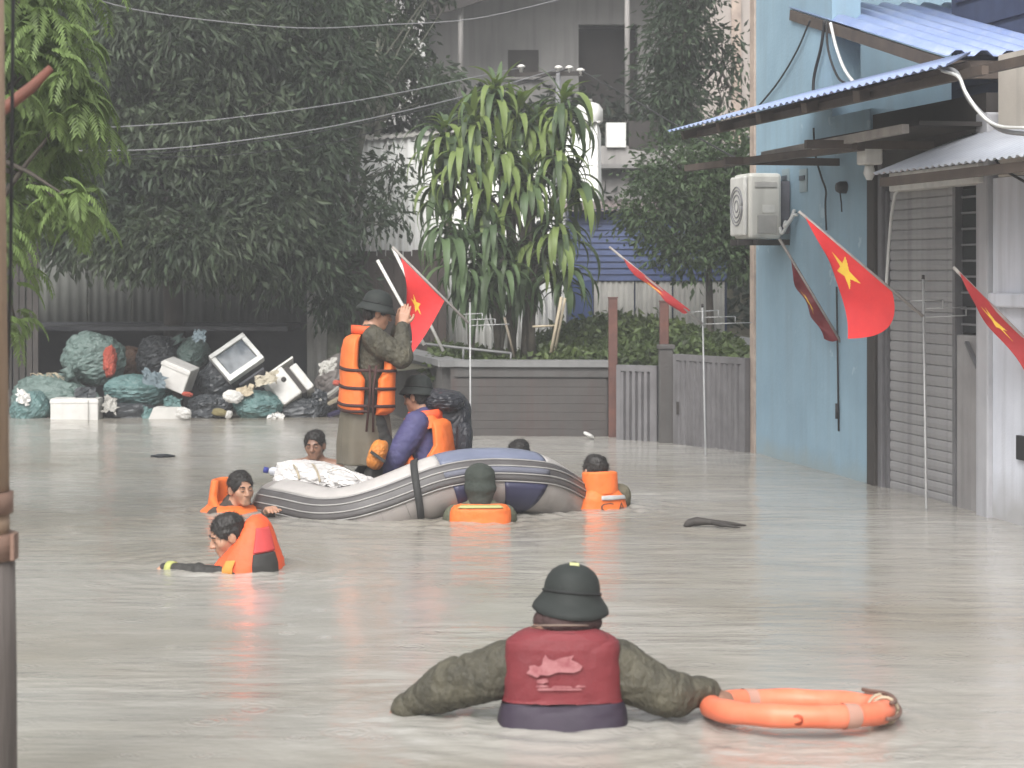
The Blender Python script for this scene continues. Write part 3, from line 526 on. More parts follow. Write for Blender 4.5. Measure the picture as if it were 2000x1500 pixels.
tree('broadleaf_tree', 'deep shaded tree at the back between the other two dark trees', [P(500, 900, 28.5), P(500, 600, 28.5), P(490, 300, 28.5), P(480, 50, 28.5)], .18,
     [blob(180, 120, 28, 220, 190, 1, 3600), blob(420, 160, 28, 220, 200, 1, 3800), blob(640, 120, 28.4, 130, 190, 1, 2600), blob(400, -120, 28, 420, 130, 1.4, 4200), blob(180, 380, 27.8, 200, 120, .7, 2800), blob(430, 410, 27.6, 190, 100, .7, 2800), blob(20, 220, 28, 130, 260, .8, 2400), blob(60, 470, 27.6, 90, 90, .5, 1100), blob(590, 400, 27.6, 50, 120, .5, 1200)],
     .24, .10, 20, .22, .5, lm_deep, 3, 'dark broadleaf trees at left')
tree('slender_tree', 'slender dark tree climbing in front of the beige house', [P(1345, 700, 26.5), P(1350, 400, 26.5), P(1345, 150, 26.4), P(1330, -80, 26.3)], .07,
     [blob(1330, 60, 26.2, 60, 90, .4, 1500), blob(1320, 190, 26.2, 50, 80, .4, 1200), blob(1340, -60, 26.2, 70, 80, .5, 1200), blob(1420, 110, 26.3, 40, 40, .25, 240), blob(1430, 180, 26.3, 26, 40, .2, 110), blob(1290, 120, 26.3, 26, 60, .2, 260)], .12, .042, 16, .12, .5, lm_dark, 4)
tree('bushy_tree', 'bushy small leaved tree beside the blue wall above the gate', [P(1390, 720, 23.2), P(1385, 560, 23.2), P(1380, 420, 23.2), P(1370, 290, 23.2)], .05,
     [blob(1330, 330, 23, 90, 60, .5, 2000), blob(1400, 390, 23, 80, 80, .5, 2000), blob(1280, 410, 23, 70, 50, .4, 1200), blob(1430, 300, 23, 60, 60, .4, 1300), blob(1390, 480, 23, 80, 50, .4, 1200), blob(1300, 480, 22.9, 60, 30, .3, 500), blob(1450, 470, 23, 50, 80, .3, 900)], .085, .036, 18, .10, .35, leaf_mat('bush_leaves', (.065, .10, .04), (.04, .065, .034), .5), 5)
# feathery tree, front left
def feather_tree():
    rg = np.random.RandomState(7); d0 = 13.0
    t_ = thing('feather_leaf_tree', P(-150, 1040, d0), 'bright green feathery leaved tree reaching in at the top left', 'tree')
    tr = spline([tuple(P(-150, 1200, d0)), tuple(P(-140, 700, d0)), tuple(P(-110, 350, d0)), tuple(P(-90, -60, d0))], 14); m = MB(); m.tube(tr, list(np.linspace(.1, .05, 14)), 10)
    V_, Fc = [], []; n0 = 0
    heads = [(30, 30, 70, 60, 30), (110, 60, 60, 60, 26), (60, 130, 80, 70, 30), (140, 130, 50, 60, 20), (40, 240, 70, 70, 26), (120, 230, 60, 60, 24), (150, 200, 40, 40, 14), (60, 320, 60, 50, 18), (110, 290, 60, 40, 16), (140, 390, 50, 25, 12), (60, 400, 60, 50, 14), (160, 425, 30, 20, 7), (25, 520, 25, 60, 6), (30, 625, 22, 25, 5), (0, 150, 60, 150, 30), (-60, 60, 90, 120, 26), (60, -60, 130, 60, 30), (10, 420, 40, 90, 14)]
    for (hx, hy, rx, ry, n) in heads:
        hc = np.array(P(hx, hy, d0 + rg.uniform(-.4, .6))); st = tr[rg.randint(5, 12)]; m.tube(spline([st, (st + hc) / 2 + np.array((0, 0, .12)), hc], 7), list(np.linspace(.03, .006, 7)), 6)
        for j in range(int(n * 1.6)):
            b_ = hc + np.array((rg.normal() * rx * .55, 0, -rg.normal() * ry * .55)) * d0 / F; b_[1] += rg.normal() * .22
            ang = rg.uniform(0, 6.28); L_ = rg.uniform(.2, .36); dirh = np.array((math.cos(ang) + .35, math.sin(ang) * .9, 0)); dirh /= np.linalg.norm(dirh)
            npair = 13; up0 = rg.uniform(.1, .6); prev = b_.copy()
            rach = [b_]
            for k in range(npair):
                s_ = (k + 1) / npair; dv = dirh * (1 - .55 * s_) + np.array((0, 0, up0 - 1.9 * s_)); dv /= np.linalg.norm(dv); prev = prev + dv * L_ / npair; rach.append(prev.copy())
                sd_ = np.cross(dv, (0, 0, 1.)); sd_ /= np.linalg.norm(sd_) + 1e-6
                for sg in (-1, 1):
                    la = sd_ * sg * .85 + dv * .45 + np.array((0, 0, -.45)); la /= np.linalg.norm(la); ll = .095 * (1 - abs(s_ - .45) * .9) * rg.uniform(.8, 1.15)
                    w_ = dv * .014; mid = prev + la * ll * .5
                    V_ += [prev, mid + w_, prev + la * ll + np.array((0, 0, -.012)), mid - w_]; Fc.append((n0, n0 + 1, n0 + 2, n0 + 3)); n0 += 4
    m.put('trunk', m_bark, t_); link('crown', mesh_np('crown', np.array(V_), np.array(Fc), False), lm_fresh, t_)
feather_tree()
# dracaena: several stems, rosettes of strap leaves that arch and hang
def strap_leaf(L_, w_, up, droop, seg=9):
    v, f = [], []; p = np.array((0., 0., 0.)); el_ = up
    for i in range(seg + 1):
        s_ = i / seg; wd_ = w_ * (.45 + .55 * math.sin(min(1, s_ * 2.2) * math.pi / 2)) * (1 - s_ ** 3.2) + .001
        v += [(p[0], -wd_ / 2, p[2] + wd_ * .18), (p[0], 0, p[2]), (p[0], wd_ / 2, p[2] + wd_ * .18)]
        el_ = up - (up + droop) * min(1, s_ * 1.25) ** .8; p = p + np.array((math.cos(el_), 0, math.sin(el_))) * L_ / seg
    for i in range(seg):
        a = i * 3; f += [(a, a + 3, a + 4, a + 1), (a + 1, a + 4, a + 5, a + 2)]
    return np.array(v), np.array(f)
def dracaena():
    rg = np.random.RandomState(21); t_ = thing('dracaena_plant', P(1020, 695, 22.6), 'tall dracaena with drooping strap leaves standing in the garden behind the wall', 'plant')
    stems = []; heads = []
    specs = [(965, 175, 22.5, 60), (1100, 195, 22.4, 46), (925, 235, 22.3, 40), (870, 250, 22.4, 40), (1010, 215, 22.5, 46), (1050, 235, 22.6, 36), (900, 300, 22.2, 30), (980, 290, 22.2, 40), (1090, 290, 22.3, 36), (1120, 340, 22.5, 26), (1030, 340, 22.2, 34), (860, 340, 22.5, 26), (950, 370, 22.2, 26), (1090, 430, 22.3, 36), (1050, 470, 22.4, 30), (1100, 520, 22.4, 22), (1010, 540, 22.5, 20), (870, 430, 22.0, 34), (960, 440, 22.0, 38), (905, 490, 21.9, 32), (930, 545, 22.0, 26), (985, 500, 22.0, 26)]
    m = MB(); roots = [P(1000, 700, 22.6), P(1025, 700, 22.7), P(1040, 700, 22.6), P(975, 700, 22.5), P(920, 700, 22.3)]
    kinds = [strap_leaf(rg.uniform(.42, .7), rg.uniform(.06, .09), rg.uniform(.2, 1.25), rg.uniform(1.15, 1.5)) for _ in range(14)]
    up_k = [strap_leaf(rg.uniform(.34, .48), .07, rg.uniform(1.2, 1.45), rg.uniform(-.9, .1)) for _ in range(5)]
    meshes = []
    for v, f in kinds + up_k: meshes.append(mesh_np('leaf', v, f))
    for me in meshes: me.materials.append(lm_drac)
    rest_v, rest_f, n0, cnt = [], [], 0, 0
    for hi, (hx, hy, hd, n) in enumerate(specs):
        n = int(n * 1.6); top = np.array(P(hx, hy, hd)); rt = np.array(roots[hi % 4] if hy < 420 or hx > 990 else roots[4]); j1 = rt + (top - rt) * .55 + np.array(((rt[0] - top[0]) * .35, 0, 0))
        m.tube(spline([tuple(rt), tuple(j1), tuple(top)], 9), list(np.linspace(.05 if hi < 5 else .03, .018, 9)), 8)
        for j in range(n):
            lv = j / n; upk = lv > .82; kv = rg.randint(14, 19) if upk else rg.randint(0, 14)
            pos = top + np.array((rg.normal() * .02, rg.normal() * .02, -(1 - lv) * .34 + .03))
            yaw = j * 2.399 + rg.uniform(-.3, .3); sc = rg.uniform(.6, 1.3) * (1.0 if not upk else .9)
            Mx = Matrix.Translation(pos) @ Matrix.Rotation(yaw, 4, 'Z') @ Matrix.Rotation(rg.uniform(-.15, .3) + (1 - lv) * .4, 4, 'Y') @ Matrix.Scale(sc, 4)
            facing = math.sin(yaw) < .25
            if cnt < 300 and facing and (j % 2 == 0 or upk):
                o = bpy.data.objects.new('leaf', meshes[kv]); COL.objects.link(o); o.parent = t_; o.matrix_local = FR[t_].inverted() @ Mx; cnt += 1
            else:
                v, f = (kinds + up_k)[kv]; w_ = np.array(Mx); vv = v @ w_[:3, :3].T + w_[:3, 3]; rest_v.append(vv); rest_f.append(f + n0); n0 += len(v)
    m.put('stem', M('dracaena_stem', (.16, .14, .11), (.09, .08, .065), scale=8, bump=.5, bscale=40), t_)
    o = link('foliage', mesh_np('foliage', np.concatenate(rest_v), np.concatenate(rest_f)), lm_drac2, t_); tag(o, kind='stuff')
dracaena()
# creeper over the garden behind wall and gate
rg = np.random.RandomState(5); n = 9000; cx = rg.uniform(-.9, 2.5, n); cy = rg.uniform(21.3, 24.3, n); cz = .62 + .12 * (cx > .3) + .34 * np.clip((cy - 21.2) / 2.2, 0, 1) * (.55 + .45 * np.sin(cx * 2.3 + cy)) * np.where(cx > .25, 1, .55) + rg.normal(size=n) * .05
ivy = leaf_mesh('creeper', np.stack([cx, cy, cz], 1), rg.normal(size=(n, 3)) + np.array((0, -.6, -.2)), rg.normal(size=(n, 3)), rg.uniform(.06, .12, n), rg.uniform(.045, .08, n))
tag(link('ground_creeper', ivy, leaf_mat('creeper_leaves', (.085, .11, .035), (.05, .075, .03), .5)), 'low green creeper spreading over the garden behind the wall', 'creeper', kind='stuff')
n = 9000; cx = rg.uniform(-3.6, 4.2, n); cy = rg.uniform(26.8, 33, n); cz = hill_z(cx, cy) + np.abs(rg.normal(size=n)) * .25
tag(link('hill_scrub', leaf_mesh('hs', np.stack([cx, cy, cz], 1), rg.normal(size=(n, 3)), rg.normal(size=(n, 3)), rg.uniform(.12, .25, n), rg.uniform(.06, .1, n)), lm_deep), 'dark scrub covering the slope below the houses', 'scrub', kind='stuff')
# garden odds and ends behind the wall: bamboo props, white poles, rails
m_bamb = M('bamboo', (.42, .36, .26), (.30, .25, .18), scale=8)
m_wpole = M('white_painted_pole', (.72, .70, .67), (.5, .48, .46), scale=14, rough=.4)
def rod(name, a, b, r, mat, label, cat='pole', n=8): return tag(MB().tube([a, (V(a) + V(b)) / 2, b], r, n).put(name, mat), label, cat)
rod('white_pole', P(737, 508, 21.2), P(829, 674, 21.2), .017, m_wpole, 'white painted pole leaning behind the standing rescuer, the left one of two')
rod('white_pole', P(767, 484, 21.6), P(866, 686, 21.6), .017, m_wpole, 'white painted pole leaning through the red flag, the right one of two')
rod('bamboo_stake', P(1097, 580, 21.7), P(1074, 700, 21.7), .018, m_bamb, 'pale bamboo stake leaning right of the dracaena stems, nearer of a pair', 'stake')
rod('bamboo_stake', P(1104, 582, 21.8), P(1081, 700, 21.8), .014, m_bamb, 'thin bamboo stake just right of the other pale stake', 'stake')
rod('bamboo_stake', P(1040, 638, 21.9), P(1088, 636, 21.9), .012, m_bamb, 'short level bamboo stick beside the dracaena stems', 'stake')
rod('bamboo_stake', P(985, 620, 21.6), P(1005, 698, 21.6), .014, M('dry_stick', (.2, .17, .13)), 'grey dry stick propped left of the dracaena stems', 'stake')
rail = thing('garden_rail', P(890, 700, 21.4), 'low grey pipe rail above the wall coping behind the flag', 'rail')
MB().tube([P(800, 668, 21.9), P(905, 680, 21.5), P(998, 690, 21.3)], .014, 8).put('pipe', M('grey_pipe', (.2, .2, .2), bump=0), rail); MB().tube([P(998, 690, 21.3), P(998, 705, 21.3)], .012, 8).put('upright', MATS['grey_pipe'], rail); MB().tube([P(905, 680, 21.5), P(905, 705, 21.5)], .012, 8).put('upright', MATS['grey_pipe'], rail)
# power line bracket with insulators over the plant
ins = thing('insulator_bracket', P(1080, 150, 24.0), 'iron bracket with white insulators above the tall plant', 'bracket')
MB().tube([P(1090, 700, 24.0), P(1090, 140, 24.0)], .03, 8).put('post', m_gcab, ins); MB().bar(P(1005, 146, 24.0), P(1140, 143, 24.0), .04, .05).put('crossarm', m_dark, ins)
for px, py in ((1018, 131), (1091, 133), (1112, 133), (1134, 138)):
    c = P(px, py, 24.0); MB().tube([c - ZZ * .06, c - ZZ * .01, c, c + ZZ * .015, c + ZZ * .03], [.02, .03, .05, .045, .02], 12).put('insulator', m_wpole, ins)
wire('power_line', [(-60, 268), (160, 252), (420, 234), (700, 196), (930, 150), (1018, 132)], (20, 24), .0065, m_gcab, 'upper grey power line running from the insulators to the left')
wire('power_line', [(-60, 300), (130, 295), (330, 290), (560, 262), (740, 228), (930, 182), (1091, 134)], (20, 24), .0075, m_gcab, 'middle power line sagging across the dark trees, upper strand of a pair')
wire('power_line', [(-60, 305), (130, 304), (300, 300), (560, 268), (740, 234), (930, 190), (1112, 134)], (20, 24), .0075, m_cable, 'middle power line sagging across the dark trees, lower strand of a pair')
wire('power_line', [(120, 312), (300, 308), (480, 300), (640, 280), (760, 248), (900, 205)], (20, 23.6), .0055, m_cable, 'lowest thin black line sagging across the dark trees')
wire('power_line', [(130, -20), (260, 18), (430, 42), (600, 55), (760, 48), (930, 36), (1130, -10)], (21, 23), .006, m_gcab, 'topmost line sagging across the upper left trees')
wire('power_line', [(1134, 138), (1240, 196), (1300, 232), (1420, 300), (1470, 322)], (24, 19), .008, m_cable, 'dark line dropping from the insulators towards the blue house')
# ------------------------------------------------------------------ wooden pole, front left
m_pine = M('tan_timber', (.33, .235, .165), (.23, .16, .11), scale=4, stretch=(6, 6, .6), bump=.3, bscale=14)
m_gwood = M('grey_timber', (.135, .115, .105), (.075, .065, .06), scale=4, stretch=(6, 6, .5), bump=.45, bscale=14)
m_band = M('brown_band', (.22, .135, .10), (.14, .085, .065), scale=6, bump=.2)
d = 6.3
pl = thing('wooden_pole', P(-40, 1600, d), 'tan wooden pole with brown bands at the left picture edge', 'pole')
def ppx(px, py): return P(px, py, d)
MB().tube([ppx(-62, -150), ppx(-58, 300), ppx(-50, 960)], .105, 20).put('upper_shaft', m_pine, pl)
MB().tube([ppx(-48, 1062), ppx(-46, 1300), ppx(-44, 2300)], [.118, .121, .125], 20).put('lower_shaft', m_gwood, pl)
MB().tube([ppx(-50, 1000), ppx(-49, 1050)], .105, 20).put('upper_shaft', m_pine, pl)
MB().tube([ppx(-50, 961), ppx(-50, 1002)], .117, 20).put('band', m_band, pl)
MB().tube([ppx(-49, 1042), ppx(-49, 1092)], .126, 20).put('band', m_band, pl); MB().box(ppx(31, 1065) + V((0, -.02, 0)), (.006, .03, .04)).put('band_clip', m_band, pl)
d2 = 7.2; rb = tag(MB().tube([P(-60, 252, d2), P(0, 218, d2), P(60, 172, d2), P(100, 132, d2)], [.024, .022, .02, .013], 10).put('rusty_rod', M('red_rust', (.18, .065, .045), (.10, .045, .035), scale=8)), 'red brown iron rod poking up right from behind the wooden pole', 'rod')
tag(MB().tube([P(26, -60, 6.5), P(23, 300, 6.5), P(20, 560, 6.5), P(14, 760, 6.5)], .006, 8).put('hanging_cable', m_cable), 'black cable hanging straight down beside the wooden pole', 'cable')
# ------------------------------------------------------------------ rubbish heap
m_sackg = M('green_woven_sack', (.115, .165, .15), (.085, .125, .115), rough=.5, scale=5, bump=.9, bscale=9, bdist=.05, streak=.3)
m_sackg2 = M('teal_sack', (.10, .18, .175), (.07, .125, .125), rough=.45, scale=5, bump=.9, bscale=8, bdist=.05, streak=.3)
m_sackd = M('dark_bag', (.04, .045, .05), (.025, .028, .032), rough=.35, scale=5, bump=.6, bscale=14, bdist=.03)
m_foam = M('foam_white', (.58, .57, .55), (.47, .46, .44), streak=.3, rough=.7, scale=6, bump=.1)
m_sackr = M('red_cloth', (.42, .08, .05), (.28, .06, .04), scale=8)
def lump(px, py, d, wpx, hpx, dep, seed, tilt=0.0, amp=.07, sq=1.0):
    nu, nv = 64, 42; rj = np.random.RandomState(seed + 50); u = np.linspace(0, 2 * np.pi, nu, endpoint=False); w_ = np.linspace(-np.pi / 2, np.pi / 2, nv); U, Wv = np.meshgrid(u, w_, indexing='ij')
    sp = lambda x: np.sign(x) * np.abs(x) ** sq
    p = np.stack([sp(np.cos(Wv)) * sp(np.cos(U)), sp(np.cos(Wv)) * sp(np.sin(U)), sp(np.sin(Wv))], -1)
    p = p * (1 - amp * .55 * (1 - np.abs(wob(p, 4.5, seed + 5)))[..., None] ** 3 - amp * .3 * (1 - np.abs(wob(p * np.array((1, 1, 1.6)), 9, seed + 6)))[..., None] ** 3) * (1 + amp * wob(p, 2.4, seed)[..., None] + amp * .45 * wob(p, 7, seed + 1)[..., None] + amp * .2 * wob(p, 16, seed + 2)[..., None])
    p = p * (1 - amp * .35 * (1 - np.abs(wob(p, 15, seed + 8)))[..., None] ** 2) + (rj.normal(size=p.shape) * amp * .10)
    s = d / F; p = p * np.array((wpx / 2 * s, dep, hpx / 2 * s)); c, sn = math.cos(tilt), math.sin(tilt); x = p[..., 0] * c + p[..., 2] * sn; z = -p[..., 0] * sn + p[..., 2] * c; p = np.stack([x, p[..., 1], z], -1)
    p = p + np.array(P(px, py, d)); i = np.arange(nu * nv).reshape(nu, nv); f = np.stack([i, np.roll(i, -1, 0)], -1); f = np.stack([f[:, :-1, 0], f[:, :-1, 1], f[:, 1:, 1], f[:, 1:, 0]], -1).reshape(-1, 4)
    return mesh_np('lump', p.reshape(-1, 3), f, False)
def sack(px, py, d, w_, h_, dep, seed, mat, label, tilt=0.0, neck=None, extra=None, sq=.9, amp=.105):
    t_ = thing('rubbish_sack', P(px, py + h_ / 2, d), label, 'sack', 'sacks in the rubbish heap'); link('sack_body', lump(px, py, d, w_, h_, dep, seed, tilt, amp, sq), mat, t_)
    if neck:
        a, b = P(neck[0], neck[1], d - dep * .3), P(neck[2], neck[3], d - dep * .3); m = MB(); m.tube([a, a * .5 + b * .5, b], [.10, .035, .09], 14); m.put('tied_neck', mat, t_)
    return t_
t1 = sack(185, 702, 24.2, 130, 104, .32, 1, m_sackg, 'big round grey green sack with red cloth showing, at the heap top left', .15, None)
link('red_cloth', lump(214, 705, 23.93, 30, 64, .1, 31, .05, .22, .8), m_sackr, t1)
sack(110, 790, 23.9, 190, 120, .35, 2, m_sackg, 'pale green sack slumped behind the white foam box', .25, (140, 740, 130, 718))
sack(60, 800, 23.5, 80, 70, .25, 9, m_sackg2, 'small teal sack sagging into the water at the far left', -.5)
sack(270, 762, 23.8, 135, 66, .3, 3, m_sackg2, 'plump teal sack lying in the middle of the heap', .05)
sack(315, 700, 24.7, 100, 90, .3, 4, m_sackd, 'dark green sack in shade behind the white foam cube', .1)
sack(378, 690, 24.5, 62, 66, .25, 5, m_sackg, 'small greenish sack standing left of the old television', .5, (352, 668, 346, 656))
sack(440, 745, 24.0, 110, 90, .3, 6, m_sackd, 'black plastic bag under the old television', 0)
sack(505, 792, 23.5, 108, 60, .26, 7, m_sackg2, 'blue green sack half sunk below the broken appliance', .1)
sack(410, 800, 23.5, 95, 60, .25, 8, m_sackd, 'crumpled dark bag with rubbish at the waterline', .1, None, None, .8, .16)
sack(655, 745, 24.3, 80, 110, .3, 12, M('grey_brown_bag', (.16, .14, .13), (.10, .09, .085), bump=.5, bscale=14, bdist=.02), 'grey brown bag at the right end of the heap behind the rescuer', .3)
sack(252, 705, 24.9, 60, 60, .2, 13, M('brown_bag', (.14, .08, .05), bump=.4), 'brown bag peeping out right of the big round sack', 0)
sack(250, 806, 23.6, 110, 40, .2, 14, m_sackd, 'dark crate shaped bag below the teal sack', 0, None, None, .55)
sack(585, 800, 23.7, 120, 50, .25, 15, m_sackd, 'dark sodden bag under the appliance at the waterline', 0, None, None, .7)
def rotv(ax, ay, az): return Euler((ax, ay, az)).to_matrix()
def fbx(name, px, py, d, hx, hy, hz, rot, mat, label, cat, bev=.012):
    t_ = thing(name, P(px, py, d) - ZZ * hz, label, cat); MB().box(P(px, py, d), (hx, hy, hz), rot, bev).put('shell', mat, t_); return t_
s = 23.4 / F
t_ = fbx('foam_box', 150, 801, 23.3, 46 * s, .16, .14, rotv(0, 0, .03), m_foam, 'long white foam box floating upright at the left of the heap', 'box'); MB().box(P(150, 784, 23.3) + V((0, 0, .0)), (47 * s, .165, .018), rotv(0, 0, .03), .008).put('lid', m_foam, t_)
MB().box(P(172, 801, 23.13), (.004, .004, .11), None).put('tape', m_pale, t_)
t_ = fbx('foam_box', 347, 733, 23.6, 30 * s, .16, 25 * s, rotv(.1, .38, -.15), m_foam, 'small tilted white foam cube lying on top of the heap', 'box')
MB().box(P(352, 716, 23.58), (31 * s, .165, .02), rotv(.1, .38, -.15), .006).put('lid', m_foam, t_)
t_ = thing('foam_tray', P(330, 818, 23.2), 'crumpled white foam tray at the waterline in the heap centre', 'tray'); m = MB(); c = P(330, 808, 23.2); m.prism([c + V((-.24, 0, -.08)), c + V((-.17, -.02, .07)), c + V((.10, -.02, .075)), c + V((.25, 0, -.08))], (0, .25, 0)); m.put('tray_body', m_foam, t_)
link('foam_shard', lump(358, 807, 23.05, 36, 24, .08, 44, .2, .15, .8), m_foam, t_)
# old television lying askew: white cabinet frame, dark tube, grey back
tv = thing('television', P(460, 770, 23.6), 'old white framed television tipped on its corner on the heap', 'television')
rt_ = rotv(0, -.62, 0) @ rotv(R(-22), 0, R(20)); c = P(462, 700, 23.7)
fw, fh, fd = 42 * s, 36 * s, .05
m_tvf = M('tv_frame', (.62, .62, .60), rough=.4, bump=0)
m = MB()
for (a, b, x, z) in ((fw, .028, 0, fh - .028), (fw, .034, 0, -fh + .034), (.028, fh - .062, -fw + .028, .003), (.028, fh - .062, fw - .028, .003)): m.box(c + rt_ @ V((x, 0, z)), (a, fd, b), rt_, .008)
m.put('bezel', m_tvf, tv)
MB().box(c + rt_ @ V((0, .0, .003)), (fw - .057, .03, fh - .063), rt_, .01).put('screen', M('tv_glass', (.03, .04, .05), (.09, .11, .13), rough=.12, scale=9, bump=0), tv)
MB().box(c + rt_ @ V((0, .2, 0)), (fw * .96, .15, fh * .96), rt_, .03).put('cabinet', M('tv_back', (.075, .075, .085), bump=.1), tv)
m = MB(); m.box(c + rt_ @ V((.03, .26, -fh - .02)), (fw * .7, .12, .012), rt_); m.put('base_trim', M('tv_trim', (.22, .22, .25), bump=0), tv)
# broken white appliance (front with dark channel)
ap = thing('broken_appliance', P(565, 805, 23.5), 'broken white appliance casing tipped over right of the television', 'appliance')
rt_ = rotv(0, -.62, 0) @ rotv(R(-15), 0, R(18)); c = P(562, 752, 23.6)
MB().box(c + rt_ @ V((-.07, .05, 0)), (.13, .16, .20), rt_, .02).put('casing', m_foam, ap); MB().box(c + rt_ @ V((.17, .05, -.04)), (.05, .15, .18), rt_, .02).put('casing', m_foam, ap)
MB().box(c + rt_ @ V((.09, .06, -.02)), (.03, .13, .19), rt_, .004).put('channel', m_dark, ap); MB().tube([c + rt_ @ V((-.02, -.12, .05)), c + rt_ @ V((-.02, -.10, .05))], .03, 12).put('knob', m_dark, ap)
MB().box(c + rt_ @ V((.02, .09, .225)), (.22, .15, .012), rt_, .005).put('top_plate', m_acw, ap)
for i, (x0_, y0_, x1_, y1_, wd_, mt, lab) in enumerate(((600, 808, 690, 765, .09, m_bamb, 'pale board jutting from the heap behind the rescuer'), (610, 795, 668, 752, .05, m_pale, 'grey strip leaning beside the pale board'), (640, 812, 700, 790, .1, M('purple_cloth', (.05, .04, .10)), 'dark purple cloth draped at the heap right end'))):
    tag(MB().bar(P(x0_, y0_, 23.6), P(x1_, y1_, 23.9), wd_, .03).put('scrap_board' if i < 2 else 'cloth_scrap', mt), lab, 'scrap')
for i, (px, py, w_, h_, mt, lab) in enumerate(((660, 748, 22, 12, m_sackr, 'small pinkish rag on the heap next to the rescuer'), (672, 742, 10, 10, M('yellow_plastic', (.5, .38, .05)), 'tiny yellow plastic ball on the heap'), (455, 775, 40, 26, m_foam, 'torn white wrapper under the television'), (447, 810, 14, 18, m_foam, 'little white foam scrap at the waterline'), (366, 770, 22, 10, m_sackr, 'small red scrap between sack and foam cube'), (430, 806, 34, 16, M('yellowish_rag', (.2, .17, .08)), 'yellowish rag on the dark crumpled bag'))):
    tag(link('rubbish_scrap', lump(px, py, 23.25, w_, h_, .05, 60 + i, .2, .16, .8), mt), lab, 'rubbish')
rgl = np.random.RandomState(17); lit = [m_foam, m_sackd, m_pale, m_sackg2, M('faded_teal_plastic', (.13, .17, .19)), m_bamb, M('beige_plastic', (.42, .38, .3))]
spots = [('torn grey plastic sheet near the far left sack', 45, 775), ('crumpled pale wrapper between the two left sacks', 165, 770), ('flattened carton behind the long foam box', 215, 790), ('folded plastic bag right of the teal sack', 338, 785), ('dark film scrap left of the foam cube', 300, 740), ('bent plastic tray below the television', 478, 765), ('small blue plastic scrap right of the television', 520, 740), ('crushed cup at the foot of the appliance', 538, 812), ('pale packet on the bag right of the appliance', 625, 770), ('torn sheet hanging off the grey brown bag', 640, 715), ('thin beige scrap at the waterline below the teal sack', 295, 812), ('loose film caught on the green sack top', 390, 655)]
for i, (lab, px, py) in enumerate(spots):
    nq = 9; U_, V_ = np.meshgrid(np.linspace(-1, 1, nq), np.linspace(-1, 1, nq), indexing='ij'); sx_, sz_ = rgl.uniform(.05, .13), rgl.uniform(.04, .09); q = np.stack([U_ * sx_, V_ * .05, V_ * sz_ + U_ * rgl.uniform(-.05, .05)], -1) + rgl.normal(size=(nq, nq, 3)) * .012; q += np.array(P(px, py, 23.3)); k = np.arange(nq * nq).reshape(nq, nq)
    tag(link('litter_sheet', mesh_np('litter', q.reshape(-1, 3), np.stack([k[:-1, :-1], k[1:, :-1], k[1:, 1:], k[:-1, 1:]], -1).reshape(-1, 4), False), lit[i % 7]), lab, 'litter', 'litter on the rubbish heap')
st = thing('dry_weeds', P(100, 790, 23.7), 'dry brown stalks sticking up left of the big sack', 'weeds')
rg = np.random.RandomState(3)
for k in range(12):
    a = P(105 + rg.normal() * 14, 745, 23.8); MB().tube(spline([tuple(a), tuple(a + V((rg.normal() * .08, 0, .1))), tuple(a + V((rg.normal() * .2, .05, rg.uniform(-.2, .22))))], 6), [.006, .005, .005, .004, .003, .002], 5).put('stalk', m_bamb, st)
# things adrift
dbx = thing('floating_branch', P(1395, 1030, 13.4), 'dark sodden palm scrap drifting right of the boat', 'debris')
dz = dw(1030); c = V((pxx(1395, dz), dz, .01)); m = MB(); m.tube(spline([tuple(c + V((-.2, 0, .0))), tuple(c + V((-.12, .03, .025))), tuple(c + V((.03, 0, .02))), tuple(c + V((.21, .02, 0.0)))], 12), [.004, .02, .028, .026, .03, .024, .02, .018, .016, .014, .01, .004], 8)
m.put('stem', m_dark, dbx); m = MB(); m.tube(spline([tuple(c + V((-.02, 0, .02))), tuple(c + V((.05, -.08, .015))), tuple(c + V((.16, -.1, .0)))], 8), [.006, .012, .014, .014, .012, .01, .008, .003], 6); m.put('leaflet', m_dark, dbx)
fw_ = V((pxx(1150, 20.4), 20.4, .02)); tag(link('floating_bottle', lump(1150, 850, 20.4, 24, 9, .05, 71, .5, .05), m_foam), 'small white bottle afloat before the garden wall', 'bottle')
tag(link('floating_leaves', lump(318, 891, dw(893), 50, 8, .12, 72, 0, .25, .8), m_sackd), 'small dark clump of leaves adrift at the left', 'debris')

# ------------------------------------------------------------------ flag stands and flags
m_pipe = M('galvanised_pipe', (.36, .36, .36), (.27, .27, .27), rough=.4, scale=8, bump=0, metal=.2)
def stand(px, top, jy, bot, label, pts):
    d = dw(bot); t_ = thing('flag_stand', P(px, bot, d), label, 'flag stand', 'flag stands standing in the flood')
    b_ = P(px + (6 if px > 1000 else 1), bot, d); MB().tube([V((b_.x, d, -1.15)), b_, P(px, top, d)], .0085, 8).put('upright', m_pipe, t_)
    for (x0_, y0_, x1_, y1_) in pts: MB().tube([P(x0_, y0_, d), P((x0_ + x1_) / 2, (y0_ + y1_) / 2, d), P(x1_, y1_, d)], .0052, 6).put('bracket_arm', m_pipe, t_)
    c = P(px, top, d); MB().tube([c, c + ZZ * .03], [.012, .010], 10).put('cap', m_dark, t_); return t_, d
s1, ds1 = stand(918, 590, 632, 884, 'thin flag stand rising behind the boat and backpack', [(905, 614, 942, 612), (942, 612, 942, 624), (918, 624, 967, 623), (967, 623, 967, 634), (918, 636, 995, 633)])
s2, ds2 = stand(1372, 600, 632, 890, 'thin flag stand before the ribbed gate', [(1348, 610, 1403, 606), (1403, 606, 1403, 619), (1376, 620, 1436, 618), (1436, 618, 1436, 630), (1376, 633, 1468, 630)])
